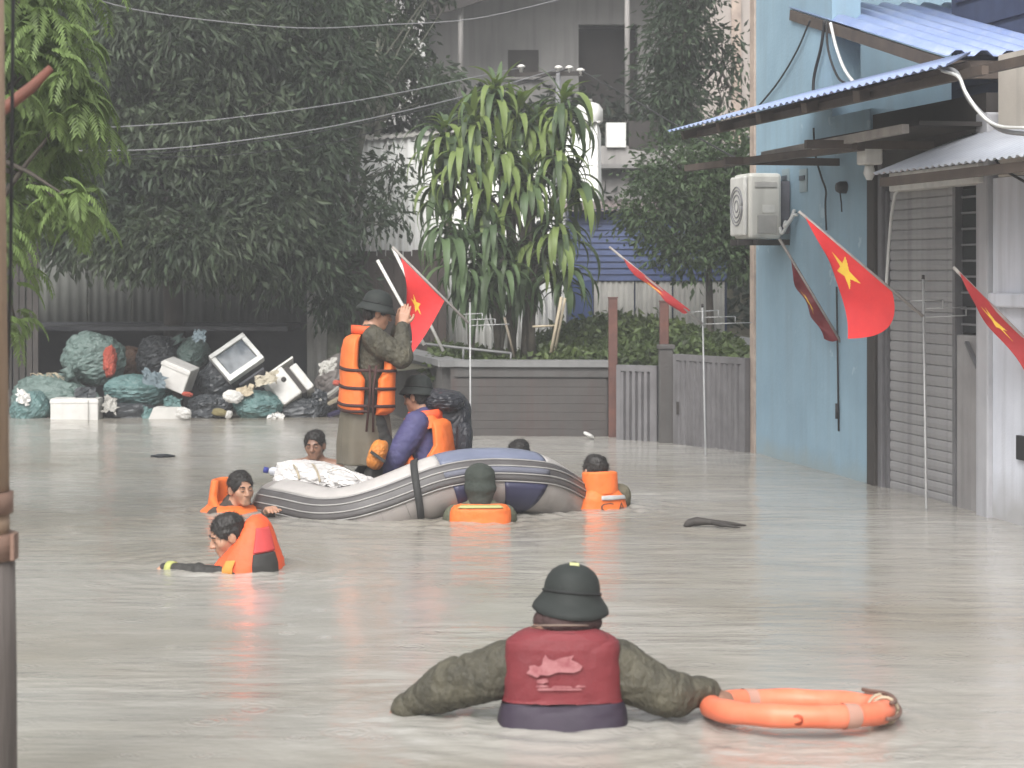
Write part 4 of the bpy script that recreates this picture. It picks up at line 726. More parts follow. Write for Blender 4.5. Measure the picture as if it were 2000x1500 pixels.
s3, ds3 = stand(1803, 545, 618, 992, 'thin flag stand before the grey shutter', [(1778, 588, 1842, 586), (1842, 586, 1842, 601), (1808, 603, 1887, 600), (1887, 600, 1887, 616), (1808, 620, 1930, 614)])
m_flag = M('flag_red', (.62, .035, .035), (.50, .025, .03), rough=.6, scale=5, bump=.2, bscale=30)
m_flagd = M('flag_red_faded', (.42, .035, .035), (.26, .02, .025), rough=.6, scale=5, bump=.2, bscale=30)
m_star = M('flag_yellow', (.85, .55, .06), rough=.6, bump=0)
for m__ in (m_flag, m_flagd, m_star):
    m__.node_tree.nodes['Principled BSDF'].inputs['Specular IOR Level'].default_value = .25
def in_star(x, y, R_):
    r = np.hypot(x, y); a = (np.arctan2(y, x) - math.pi / 2) % (2 * math.pi / 5); a = np.minimum(a, 2 * math.pi / 5 - a)
    r2 = R_ * .382; ax_, ay_ = R_, 0.0; bx_, by_ = r2 * math.cos(math.pi / 5), r2 * math.sin(math.pi / 5)
    px_, py_ = r * np.cos(a), r * np.sin(a); return ((bx_ - ax_) * (py_ - ay_) - (by_ - ay_) * (px_ - ax_)) > 0 
def flag(label, d, rod_a, rod_b, c00, c10, c11, c01, folds, amp, star, mat, curl=0.0, rodr=.010, bulge=(0, 0), asp=1.5, bulge2=(0, 0)):
    """c00-c10 is the hoist along the rod, c01-c11 the loose fly edge; all in photo columns and rows at distance d"""
    t_ = thing('flag', P(*rod_b, d), label, 'flag', 'red flags with yellow stars')
    if rod_a: MB().tube([P(*rod_a, d), P(*rod_b, d)], rodr, 8).put('rod', M('rod_grey_wood', (.34, .31, .29), (.22, .2, .19), scale=9), t_)
    nu, nv = 120, 90; U, Wv = np.meshgrid(np.linspace(0, 1, nu), np.linspace(0, 1, nv), indexing='ij')
    c = [np.array(P(*q, d)) for q in (c00, c10, c11, c01)]
    p = ((1 - U)[..., None] * c[0] + U[..., None] * c[1]) * (1 - Wv)[..., None] + ((1 - U)[..., None] * c[3] + U[..., None] * c[2]) * Wv[..., None]
    ph = U * folds * 6.283 + 1.5 * Wv; p[..., 1] -= .01 + amp * np.sin(ph) * Wv ** .7 + curl * Wv * (1 - U); p[..., 0] += amp * .35 * np.cos(ph * 1.0) * Wv
    p[..., 2] += amp * .25 * np.cos(ph + 1) * Wv - .02 * np.sin(Wv * 3.1)
    bl = 4 * U * (1 - U) * Wv; p[..., 0] += bulge[0] * bl; p[..., 2] += bulge[1] * bl; bl = U ** 2 * 4 * Wv * (1 - Wv); p[..., 0] += bulge2[0] * bl; p[..., 2] += bulge2[1] * bl
    i = np.arange(nu * nv).reshape(nu, nv); f = np.stack([i[:-1, :-1], i[1:, :-1], i[1:, 1:], i[:-1, 1:]], -1).reshape(-1, 4)
    uc = ((U[:-1, :-1] + U[1:, 1:]) / 2); vc = ((Wv[:-1, :-1] + Wv[1:, 1:]) / 2); su, sv, sr, ang = star
    x = (vc - sv) * asp; y = -(uc - su); ca, sa = math.cos(ang), math.sin(ang); mi = in_star(x * ca - y * sa, x * sa + y * ca, sr).astype(int).ravel()
    link('cloth', mesh_np('cloth', p.reshape(-1, 3), f, True, mi), [mat, m_star], t_); return t_
flag('red flag hanging from a rod beside the standing rescuer', 16.2, (766, 482), (916, 632), (783, 503), (868, 588), (800, 694), (796, 560), 1.0, .05, (.52, .5, .2, .5), m_flag, .0, .011, (.01, -.02))
flag('red flag rolled along its slanting rod in front of the blue shed', ds2 - .02, (1190, 482), (1372, 632), (1218, 505), (1348, 606), (1330, 612), (1232, 528), 1.6, .03, (.45, .5, .2, .2), m_flagd, .0, .010)
flag('big bright red flag with yellow star waving before the blue wall', ds3 - .12, (1560, 413), (1803, 618), (1572, 424), (1742, 570), (1650, 662), (1612, 500), .8, .05, (.44, .42, .2, -.35), m_flag, .03, .011, (.05, .03), .62, (.13, -.07))
fd_ = FP(2.0, .75, 0).y
flag('dark red furled flag hanging under the air conditioner', fd_, (1522, 466), (1642, 668), (1545, 510), (1637, 664), (1608, 660), (1548, 545), 2.0, .03, (.42, .6, .2, .2), M('flag_wet_dark', (.19, .02, .025), (.11, .015, .02), rough=.5, bump=.2), .0, .012)
flag('red flag on a slanting rod at the right picture edge', 13.2, (1862, 522), (2080, 740), (1872, 530), (2070, 728), (2052, 800), (1900, 590), 1.5, .04, (.35, .4, .2, .3), m_flagd, .0, .011)
t_ = thing('flag_rope', P(1637, 845, fd_), 'black cord with a weight hanging below the furled dark flag', 'cord')
MB().tube([P(1634, 560, fd_), P(1636, 700, fd_), P(1638, 842, fd_)], .008, 8).put('cord', m_cable, t_); MB().tube([P(1635, 788, fd_), P(1635, 818, fd_)], .016, 10).put('weight', m_cable, t_)
# ------------------------------------------------------------------ inflatable boat
bt = thing('inflatable_boat', (-.6, 15, 0), 'grey inflatable rescue boat with blue bow panels and dark rub strakes', 'boat')
TR = .205
def tp(px, ytop, d, r=TR): q = P(px, ytop, d); return (q.x, d, q.z - r)
bpts = [tp(536, 934, 14.6), tp(585, 942, 14.25), tp(660, 955, 14.0), tp(740, 936, 13.95), tp(862, 889, 14.0), tp(945, 878, 14.1), tp(1030, 884, 14.2), tp(1085, 915, 14.5), tp(1122, 945, 15.0), tp(1105, 930, 15.55), tp(1010, 905, 15.95), tp(840, 915, 16.1), tp(660, 925, 16.15), tp(545, 925, 16.15)]
NB = 150; NC = 40
bc = spline(bpts, NB)
rad = np.full(NB, TR); rad[:6] = TR * np.array([.82, .93, .97, 1, 1, 1]); rad[-6:] = rad[:6][::-1]
cen = np.array((-.62, 15.05, 0)); tang = np.gradient(bc, axis=0); tang /= np.linalg.norm(tang, axis=1, keepdims=True)
outw = np.cross(tang, (0, 0, 1.)); outw /= np.linalg.norm(outw, axis=1, keepdims=True)
sg = np.sign(((bc - cen) * outw)[:, :2].sum(1)); outw *= np.where(sg == 0, 1, sg)[:, None]; upw = np.cross(outw, tang); upw *= np.sign(upw[:, 2])[:, None]
def tubep(i, phi, off=0.0):                  # i: index (float ok), phi from outward (0) to top (90)
    i0 = np.clip(np.floor(i).astype(int), 0, NB - 2); fr_ = (i - i0)[..., None]
    lerp = lambda a: a[i0] * (1 - fr_) + a[i0 + 1] * fr_
    r = lerp(rad[:, None]) + off; return lerp(bc) + r * (lerp(outw) * np.cos(phi)[..., None] + lerp(upw) * np.sin(phi)[..., None])
def patch(name, i0, i1, p0, p1, off, mat, parent, ni=None, npn=8, taper=0.0, thick=.006):
    ni = ni or max(6, int((i1 - i0) * 1.2)); I, Ph = np.meshgrid(np.linspace(i0, i1, ni), np.linspace(R(p0), R(p1), npn), indexing='ij')
    if taper: mid = (i0 + i1) / 2; fr_ = (Ph - R(p0)) / (R(p1) - R(p0)); I = mid + (I - mid) * (1 - taper * (1 - fr_))
    q = tubep(I, Ph, off); k = np.arange(ni * npn).reshape(ni, npn); f = np.stack([k[:-1, :-1], k[1:, :-1], k[1:, 1:], k[:-1, 1:]], -1).reshape(-1, 4)
    o = link(name, mesh_np(name, q.reshape(-1, 3), f), mat, parent); sm = o.modifiers.new('thick', 'SOLIDIFY'); sm.thickness = thick; sm.offset = 0; return o
m_hyp = M('grey_hypalon', (.30, .275, .26), (.235, .215, .205), rough=.45, scale=4, bump=.12, bscale=20, streak=.35)
m_hypl = M('pale_hypalon', (.44, .42, .40), (.33, .31, .30), rough=.45, scale=5, bump=.12, bscale=20)
m_strk = M('dark_strake', (.085, .08, .08), (.06, .055, .055), rough=.5, bump=.1)
m_line = M('white_strake_line', (.31, .30, .29), rough=.5, bump=0)
m_bblue = M('blue_panel', (.15, .168, .24), (.115, .13, .185), rough=.4, scale=5, bump=.08)
m_bnavy = M('navy_panel', (.035, .035, .075), (.025, .025, .055), rough=.45, bump=.08)
ang = np.linspace(0, 2 * np.pi, NC, endpoint=False); I, A_ = np.meshgrid(np.arange(NB - 1) + 0.0, ang, indexing='ij'); q = tubep(I, A_)
q = np.concatenate([q, tubep(np.full((1, NC), NB - 1.0), ang[None])]); k = np.arange(NB * NC).reshape(NB, NC); k2 = np.roll(k, -1, 1)
f = np.stack([k[:-1], k[1:], k2[1:], k2[:-1]], -1).reshape(-1, 4); me = mesh_np('tube', q.reshape(-1, 3), f)
bm = bmesh.new(); bm.from_mesh(me); bmesh.ops.contextual_create(bm, geom=[e for e in bm.edges if e.is_boundary and e.verts[0].index < NC]); bmesh.ops.contextual_create(bm, geom=[e for e in bm.edges if e.is_boundary]); bmesh.ops.recalc_face_normals(bm, faces=bm.faces[:]); bm.to_mesh(me); bm.free()
tube = link('tube', me, m_hyp, bt)
def near_i(px): xs = 1000 + F * bc[:70, 0] / bc[:70, 1]; return float(np.argmin(np.abs(xs - px)))
ie = 88.0
patch('top_cover', 6, near_i(864), 48, 95, .004, m_hypl, tube); patch('top_cover', near_i(1040), ie, 48, 95, .004, m_hypl, tube)
patch('rub_strake', 4, ie, 4, 43, .010, m_strk, tube, npn=8, thick=.012)
for p0 in (1.5, 15, 29, 43.5): patch('strake_line', 4, ie, p0, p0 + 2.2, .019 if 5 < p0 < 40 else .012, m_line, tube, npn=3, thick=.008)
patch('blue_panel', near_i(866), near_i(1040), 46, 112, .008, m_bblue, tube)
patch('blue_strake', near_i(866), near_i(1040), 18, 28, .021, M('blue_grey_band', (.13, .135, .17), bump=0), tube, npn=3)
patch('navy_panel', near_i(868), near_i(918), -78, 1, .008, m_bnavy, tube, taper=.35)
patch('navy_panel', near_i(975), near_i(1030), -78, 1, .008, m_bnavy, tube, taper=.35)
for k_ in range(3): patch('seam', near_i(700 + 45 * k_), near_i(703 + 45 * k_), -70, 0, .003, m_strk if False else M('seam_grey', (.2, .19, .18), bump=0), tube, ni=3)
# strap over the tube, bow rope
I = np.linspace(near_i(832), near_i(796), 20); ph = np.linspace(R(100), R(-55), 20); w_ = .55
q = np.concatenate([tubep(I - w_, ph, .024), tubep(I + w_, ph, .024)]); k = np.arange(20); o = link('strap', mesh_np('strap', q, np.stack([k[:-1], k[1:], k[1:] + 20, k[:-1] + 20], -1)), M('black_webbing', (.03, .03, .03), rough=.7), bt); o.modifiers.new('t', 'SOLIDIFY').thickness = .006
MB().tube(spline([tuple(tubep(np.array([86.]), np.array([R(90)]), .02)[0]), tuple(tubep(np.array([86.5]), np.array([R(35)]), .04)[0]), tuple(tubep(np.array([86.]), np.array([R(-20)]), .05)[0]), tuple(tubep(np.array([83.]), np.array([R(-62)]), .02)[0])], 20), .011, 8).put('bow_rope', m_wpole, bt)
MB().tube(spline([tuple(tubep(np.array([84.]), np.array([R(95)]), .02)[0]), tuple(tubep(np.array([85.]), np.array([R(40)]), .03)[0]), tuple(tubep(np.array([85.]), np.array([R(0)]), .04)[0])], 14), .009, 8).put('bow_rope', M('brown_rope', (.16, .1, .09)), bt)
# floor and transom, side deck
fl = [(p[0], p[1], .045) for p in bc[2:-2:4]]; m = MB(); m.prism(fl, (0, 0, .02)); m.put('floor', M('boat_floor', (.10, .10, .105), (.06, .06, .062), scale=3), bt)
m = MB(); a, b = V(bc[6]), V(bc[-7]); m.bar(V((a.x + .12, a.y, .07)), V((b.x + .12, b.y, .07)), .05, .14); m.put('transom', m_strk, bt)
# pale load of sacks lashed on the stern
m_wsack = M('white_sacking', (.66, .65, .64), (.50, .48, .47), rough=.55, scale=7, bump=.6, bscale=16, bdist=.02)
cs = thing('white_sack', P(610, 950, 14.7), 'bulky white sack lashed with cord on the boat stern', 'sack')
link('sack_body', lump(612, 936, 14.75, 165, 66, .42, 81, .12, .13, .8), m_wsack, cs)
for k_, (px, w2) in enumerate(((575, 26), (615, 30), (655, 27))):
    pts = [tuple(P(px + 10 * math.sin(a) - 6 * math.cos(a), 940 - w2 * 1.12 * math.cos(a) + (px - 610) * .12, 14.75 - .46 * math.sin(a))) for a in np.linspace(-1.2, 1.6, 12)]
    MB().tube(pts, .008, 6).put('cord', m_bamb, cs)
cs2 = thing('white_sack', P(690, 960, 14.3), 'smaller white sack with knotted cords beside the standing rescuer', 'sack')
link('sack_body', lump(683, 944, 14.35, 112, 48, .28, 82, .2, .14, .85), m_wsack, cs2); MB().tube(spline([tuple(P(640, 922, 14.2)), tuple(P(665, 915, 14.1)), tuple(P(690, 925, 14.05)), tuple(P(712, 945, 14.05))], 14), .008, 6).put('cord', m_wpole, cs2)
link('knot', lump(666, 962, 14.02, 26, 26, .06, 83, 0, .2), m_strk, cs2)
bo = thing('plastic_bottle', P(535, 922, 14.9), 'clear bottle with blue cap on the stern load', 'bottle'); MB().tube([P(525, 919, 14.9), P(530, 920, 14.9), P(545, 922, 14.9), P(572, 926, 14.9)], [.015, .03, .036, .036], 12).put('bottle_body', M('pale_plastic', (.6, .62, .68), rough=.2, bump=0), bo); MB().tube([P(515, 917, 14.9), P(524, 919, 14.9)], .022, 12).put('cap', M('blue_plastic', (.04, .05, .25), bump=0), bo)

# ------------------------------------------------------------------ people
class Sdf:
    def __init__(s): s.p = []
    def cone(s, a, b, ra, rb, k=.02, op=0):
        a, b = np.array(a, float), np.array(b, float); ab = b - a; l2 = ab @ ab + 1e-12
        def f(p):
            t = np.clip(((p - a) @ ab) / l2, 0, 1); return np.linalg.norm(p - a - t[..., None] * ab, axis=-1) - (ra + (rb - ra) * t)
        r = max(ra, rb); s.p.append((f, np.minimum(a, b) - r, np.maximum(a, b) + r, k, op)); return s
    def ell(s, c, r, Rm=None, k=.02, op=0):
        c, r = np.array(c, float), np.array(r, float); Q = np.eye(3) if Rm is None else np.array(Rm)
        def f(p):
            q = (p - c) @ Q; k0 = np.linalg.norm(q / r, axis=-1); k1 = np.linalg.norm(q / r ** 2, axis=-1) + 1e-9; return k0 * (k0 - 1) / k1
        m_ = r.max(); s.p.append((f, c - m_, c + m_, k, op)); return s
    def ev(s, p):
        D = np.full(p.shape[:-1], 1.0)
        for f, lo, hi, k, op in s.p: D = s.comb(D, f(p), k, op)
        return D
    @staticmethod
    def comb(D, v, k, op):
        if op == 1: v = -v; h = np.maximum(k - np.abs(D - v), 0); return np.maximum(D, v) + h * h / (4 * k)
        h = np.maximum(k - np.abs(D - v), 0); return np.minimum(D, v) - h * h / (4 * k)
    def mesh(s, h):
        ad = [q for q in s.p if q[4] == 0]; lo = np.min([q[1] for q in ad], 0) - 3 * h; hi = np.max([q[2] for q in ad], 0) + 3 * h
        n = np.ceil((hi - lo) / h).astype(int) + 1; D = np.full(n, 1.0, dtype=np.float32); ax = [lo[i] + h * np.arange(n[i]) for i in range(3)]
        for f, l, u, k, op in s.p:
            mg = .035 + k; i0 = np.clip(((l - mg - lo) / h).astype(int), 0, n - 1); i1 = np.clip(((u + mg - lo) / h).astype(int) + 2, 1, n)
            if (i1 <= i0).any(): continue
            sl = tuple(slice(a, b) for a, b in zip(i0, i1)); g = np.stack(np.meshgrid(*[ax[i][sl[i]] for i in range(3)], indexing='ij'), -1); D[sl] = s.comb(D[sl], f(g), k, op)
        return nets(D, lo, h)
def nets(D, lo, h):
    S = D < 0; c = np.zeros(np.array(D.shape) - 1, int)
    offs = [(x, y, z) for x in (0, 1) for y in (0, 1) for z in (0, 1)]; n = D.shape
    for o in offs: c += S[o[0]:n[0] - 1 + o[0], o[1]:n[1] - 1 + o[1], o[2]:n[2] - 1 + o[2]]
    act = (c > 0) & (c < 8); idx = np.full(c.shape, -1); ci = np.argwhere(act); idx[act] = np.arange(len(ci))
    pos = np.zeros((len(ci), 3)); cnt = np.zeros(len(ci))
    for o in offs:
        for a in range(3):
            if o[a]: continue
            o2 = list(o); o2[a] = 1; i0 = ci + o; i1 = ci + o2; d0 = D[i0[:, 0], i0[:, 1], i0[:, 2]]; d1 = D[i1[:, 0], i1[:, 1], i1[:, 2]]; m_ = (d0 < 0) != (d1 < 0)
            t = np.where(m_, d0 / np.where(m_, d0 - d1, 1), 0); q = np.array(o, float) + t[:, None] * (np.array(o2) - np.array(o)); pos[m_] += q[m_]; cnt += m_
    v = lo + h * (ci + pos / cnt[:, None]); fs = []
    for a in range(3):
        b, e = (a + 1) % 3, (a + 2) % 3; s0 = [slice(1, -1)] * 3; s1 = [slice(1, -1)] * 3; s0[a] = slice(0, -1); s1[a] = slice(1, None)
        A0_, A1_ = S[tuple(s0)], S[tuple(s1)]; E = np.argwhere(A0_ != A1_); fl_ = A0_[tuple(E.T)]; base = E.copy(); base[:, b] += 1; base[:, e] += 1
        def cell(db, de): q = base.copy(); q[:, b] += db; q[:, e] += de; return idx[q[:, 0], q[:, 1], q[:, 2]]
        qd = np.stack([cell(-1, -1), cell(0, -1), cell(0, 0), cell(-1, 0)], 1); qd[~fl_] = qd[~fl_][:, ::-1]; fs.append(qd)
    f = np.concatenate(fs); f = f[(f >= 0).all(1)]; return v, f
def vnormals(v, f):
    n = np.cross(v[f[:, 2]] - v[f[:, 0]], v[f[:, 3]] - v[f[:, 1]]); o = np.zeros_like(v)
    for k in range(4): np.add.at(o, f[:, k], n)
    return o / (np.linalg.norm(o, axis=1, keepdims=True) + 1e-9)
def rx(a): return np.array(Matrix.Rotation(a, 3, 'X'))
def ry(a): return np.array(Matrix.Rotation(a, 3, 'Y'))
def rz(a): return np.array(Matrix.Rotation(a, 3, 'Z'))
SKIN = M('skin', (.42, .235, .155), (.34, .18, .12), rough=.45, scale=12, bump=.08, bscale=120, sss=.12, spec=.45)
SKIN2 = M('skin_tanned', (.25, .135, .09), (.20, .105, .07), rough=.4, scale=12, bump=.08, bscale=120, sss=.1, spec=.45)
HAIR = M('black_hair', (.014, .012, .011), (.022, .018, .016), rough=.45, scale=30, bump=.7, bscale=90, bdist=.01, stretch=(1, 1, .35))
OLIVE = M('olive_cloth', (.084, .076, .051), (.036, .034, .026), rough=.7, scale=10, bump=1.0, bscale=26, bdist=.03, stretch=(1, 1, .6), streak=.3)  # darker second tone imitates shaded creases in the cloth
OLIVE2 = M('olive_raincoat', (.125, .11, .082), (.095, .083, .062), rough=.5, scale=4, bump=.3, bscale=12, bdist=.015)
ORANGE = M('orange_foam', (.80, .18, .035), (.70, .14, .03), rough=.6, scale=6, bump=.6, bscale=13, bdist=.02, streak=.25, streak_col=(.5, .11, .03))
ORANGE2 = M('orange_red_foam', (.82, .115, .03), (.72, .09, .028), rough=.6, scale=6, bump=.6, bscale=13, bdist=.02, streak=.25, streak_col=(.5, .07, .025))
REDV = M('red_neoprene', (.175, .022, .028), (.125, .016, .021), rough=.65, scale=5, bump=.6, bscale=11, bdist=.02, streak=.35, streak_col=(.17, .025, .03))
PURP = M('purple_neoprene', (.036, .024, .042), (.026, .019, .032), rough=.6, scale=5, bump=.3, bscale=14, bdist=.012)
VIOL = M('violet_cloth', (.07, .066, .165), (.05, .048, .12), rough=.7, scale=7, bump=.4, bscale=22, bdist=.012)
DKCL = M('dark_cloth', (.035, .033, .03), (.022, .021, .02), rough=.7, scale=7, bump=.4, bscale=22)
HELM = M('dark_helmet', (.026, .030, .028), (.018, .021, .02), rough=.68, spec=.22, scale=6, bump=.25, bscale=140, bdist=.004)
WEB = M('maroon_webbing', (.055, .022, .02), rough=.75, bump=.1)
TAPE = M('grey_reflective', (.40, .40, .40), rough=.3, bump=0)
def head_sdf(S, c, Q, k_neck, neck_to):
    c = np.array(c); T = lambda p: c + Q @ np.array(p, float)
    S.ell(T((0, -.012, .03)), (.075, .094, .088), Q, .02); S.ell(T((0, .03, -.045)), (.056, .06, .066), Q, .03); S.cone(T((-.012, .066, -.09)), T((.012, .066, -.09)), .02, .02, .02)
    for x in (-1, 1):
        S.ell(T((x * .037, .052, -.022)), (.028, .028, .03), Q, .02); S.ell(T((x * .078, -.006, -.008)), (.010, .024, .033), Q @ rz(x * .35), .008)
    S.cone(T((-.036, .079, .02)), T((.036, .079, .02)), .011, .011, .014)
    for x in (-1, 1): S.ell(T((x * .031, .095, .0)), (.019, .016, .013), Q, .012, 1); S.ell(T((x * .031, .0755, -.001)), (.0145, .0135, .0135), Q, .003)
    S.cone(T((0, .084, .014)), T((0, .105, -.028)), .008, .0135, .010)
    for x in (-1, 1): S.ell(T((x * .012, .096, -.031)), (.009, .011, .008), Q, .006)
    S.cone(T((-.019, .086, -.053)), T((.019, .086, -.053)), .0065, .0065, .006); S.cone(T((-.016, .085, -.065)), T((.016, .085, -.065)), .0075, .0075, .006); S.cone(T((-.024, .0945, -.059)), T((.024, .0945, -.059)), .0025, .0025, .003, 1)
    S.cone(T((0, -.022, -.05)), neck_to, .054, .062, .03)
def face_bits(par, c, Q, loc, closed=True):
    c = np.array(c); T = lambda p: tuple(c + Q @ np.array(p, float))
    for x in (-1, 1):
        MB().tube([T((x * .047, .079, .024)), T((x * .032, .0925, .029)), T((x * .016, .0925, .024))], [.003, .0045, .004], 6).put('eyebrow', HAIR, par, True)
        MB().tube([T((x * .043, .082, -.001)), T((x * .031, .0885, -.004)), T((x * .02, .087, -.002))], [.0018, .003, .0018], 6).put('eye', HAIR, par, True)
def hand_sdf(S, w, fwd, palm, curl, side, spread=.1):
    """w wrist, fwd along the fingers, palm: normal of the palm, side +1 if the thumb lies on fwd x palm"""
    w = np.array(w, float); fwd = np.array(fwd, float); fwd /= np.linalg.norm(fwd); palm = np.array(palm, float); palm -= fwd * (palm @ fwd); palm /= np.linalg.norm(palm); lat = np.cross(fwd, palm) * side
    for i, (o, L_) in enumerate(((.030, .072), (.010, .080), (-.011, .074), (-.030, .058))):
        kn = w + fwd * (.092 - abs(o) * .25) + lat * o; S.cone(w + fwd * .012 + lat * o * .55, kn, .0145, .0125, .014)
        d_ = fwd * math.cos(curl * .35) + palm * math.sin(curl * .35) + lat * o * spread * 8; p = kn; a = curl * .35
        for j, (fr_, ra, rb) in enumerate(((.46, .0100, .0092), (.30, .0092, .0085), (.24, .0085, .0072))):
            a2 = a + curl * (.35 + .3 * j); d_ = fwd * math.cos(a2) + palm * math.sin(a2) + lat * o * spread * 5; d_ /= np.linalg.norm(d_); q = p + d_ * L_ * fr_; S.cone(p, q, ra, rb, .004); p = q
    b_ = w + fwd * .03 + lat * .026; t1_ = b_ + (lat * .75 + fwd * .55 + palm * .35) / 1.0 * .036; t2_ = t1_ + (lat * .35 + fwd * .85 + palm * .3) * .03; t3_ = t2_ + (fwd * .95 + palm * .3) * .022
    S.cone(w + fwd * .015 + lat * .012, t1_, .016, .0125, .012); S.cone(t1_, t2_, .0115, .0105, .004); S.cone(t2_, t3_, .0105, .008, .003)
def loft(rings, n=48, ex=2.6, capb=True, capt=True):
    """rings: (center xyz, a, b, Q)"""
    th = np.linspace(0, 2 * np.pi, n, endpoint=False); c, s_ = np.cos(th), np.sin(th); X = np.sign(c) * np.abs(c) ** (2 / ex); Y = np.sign(s_) * np.abs(s_) ** (2 / ex); vs = []
    for (o, a, b, Q) in rings: vs.append(np.array(o) + np.stack([X * a, Y * b, 0 * X], 1) @ np.array(Q).T)
    v = np.array(vs); m_ = len(rings); k = np.arange(m_ * n).reshape(m_, n); k2 = np.roll(k, -1, 1); f = np.stack([k[:-1], k2[:-1], k2[1:], k[1:]], -1).reshape(-1, 4); v = v.reshape(-1, 3)
    if capt: v = np.concatenate([v, v[(m_ - 1) * n:].mean(0)[None]]); ctr = len(v) - 1; kk = k[-1]; f = np.concatenate([f, np.stack([kk[::2], np.roll(kk, -1)[::2], np.roll(kk, -2)[::2], np.full(n // 2, ctr)], -1)])
    if capb: v = np.concatenate([v, v[:n].mean(0)[None]]); ctr = len(v) - 1; kk = k[0]; f = np.concatenate([f, np.stack([kk[::2], np.full(n // 2, ctr), np.roll(kk, -2)[::2], np.roll(kk, -1)[::2]], -1)])
    return v, f
def densify(rings, m_):                      # resample ring list (z, a, b, cy)
    r = np.array(rings, float); t = np.linspace(0, len(r) - 1, m_); i = np.clip(t.astype(int), 0, len(r) - 2); f = (t - i)[:, None]; f = f * f * (3 - 2 * f) * .5 + f * .5; return r[i] * (1 - f) + r[i + 1] * f
HELP = [(.0, .0), (.118, -.002), (.132, -.018), (.140, -.034), (.1415, -.033), (.136, -.012), (.122, .010), (.110, .028), (.104, .036), (.1035, .05), (.101, .075), (.093, .103), (.078, .128), (.055, .147), (.028, .157), (.012, .160), (.010, .166), (.0, .168)]
def helmet(par, c, Q, pin=True, drop=0.0, hs=1.0):
    Q = Q * hs
    n = 40; th = np.linspace(0, 2 * np.pi, n, endpoint=False); vs = []
    for (r, z) in HELP:
        back = np.where(np.sin(th) < 0, -np.sin(th), 0) * (drop if r > .1 and z < .03 else 0); vs.append(np.stack([r * np.cos(th) * .97, r * np.sin(th) * 1.06, z * .84 - back], 1))
    v = np.array(vs).reshape(-1, 3) @ Q.T + np.array(c); m_ = len(HELP); k = np.arange(m_ * n).reshape(m_, n); k2 = np.roll(k, -1, 1); f = np.stack([k[:-1], k2[:-1], k2[1:], k[1:]], -1).reshape(-1, 4)
    o = link('helmet', mesh_np('helmet', v, f), HELM, par, True)
    ring = [tuple(np.array(c) + Q @ np.array((.1055 * math.cos(a) * .97, .1055 * math.sin(a) * 1.06, .034))) for a in np.linspace(0, 2 * np.pi, 41)]; MB().tube(ring, .0055, 6).put('helmet_band', M('helmet_band', (.014, .015, .015), bump=0), o, True)
    return o
def wrinkle(v, n, amp, fr, seed):          # soft swell plus sharp creases
    cr = (1 - np.abs(wob(v * np.array((.6, .6, 1.5)), fr * 1.3, seed + 3, 5))).clip(0) ** 4; cr2 = (1 - np.abs(wob(v * np.array((1.3, .7, 1)), fr * 2.4, seed + 5, 5))).clip(0) ** 5
    return v + n * (amp * .6 * wob(v, fr * .55, seed, 6) - amp * .75 * cr - amp * .7 * cr2)[:, None]
def smesh(name, S, h, mat, par, amp=0.0, fr=18., seed=1):
    v, f = S.mesh(h)
    if amp: v = wrinkle(v, vnormals(v, f), amp, fr, seed)
    return link(name, mesh_np(name, v, f), mat, par, True)
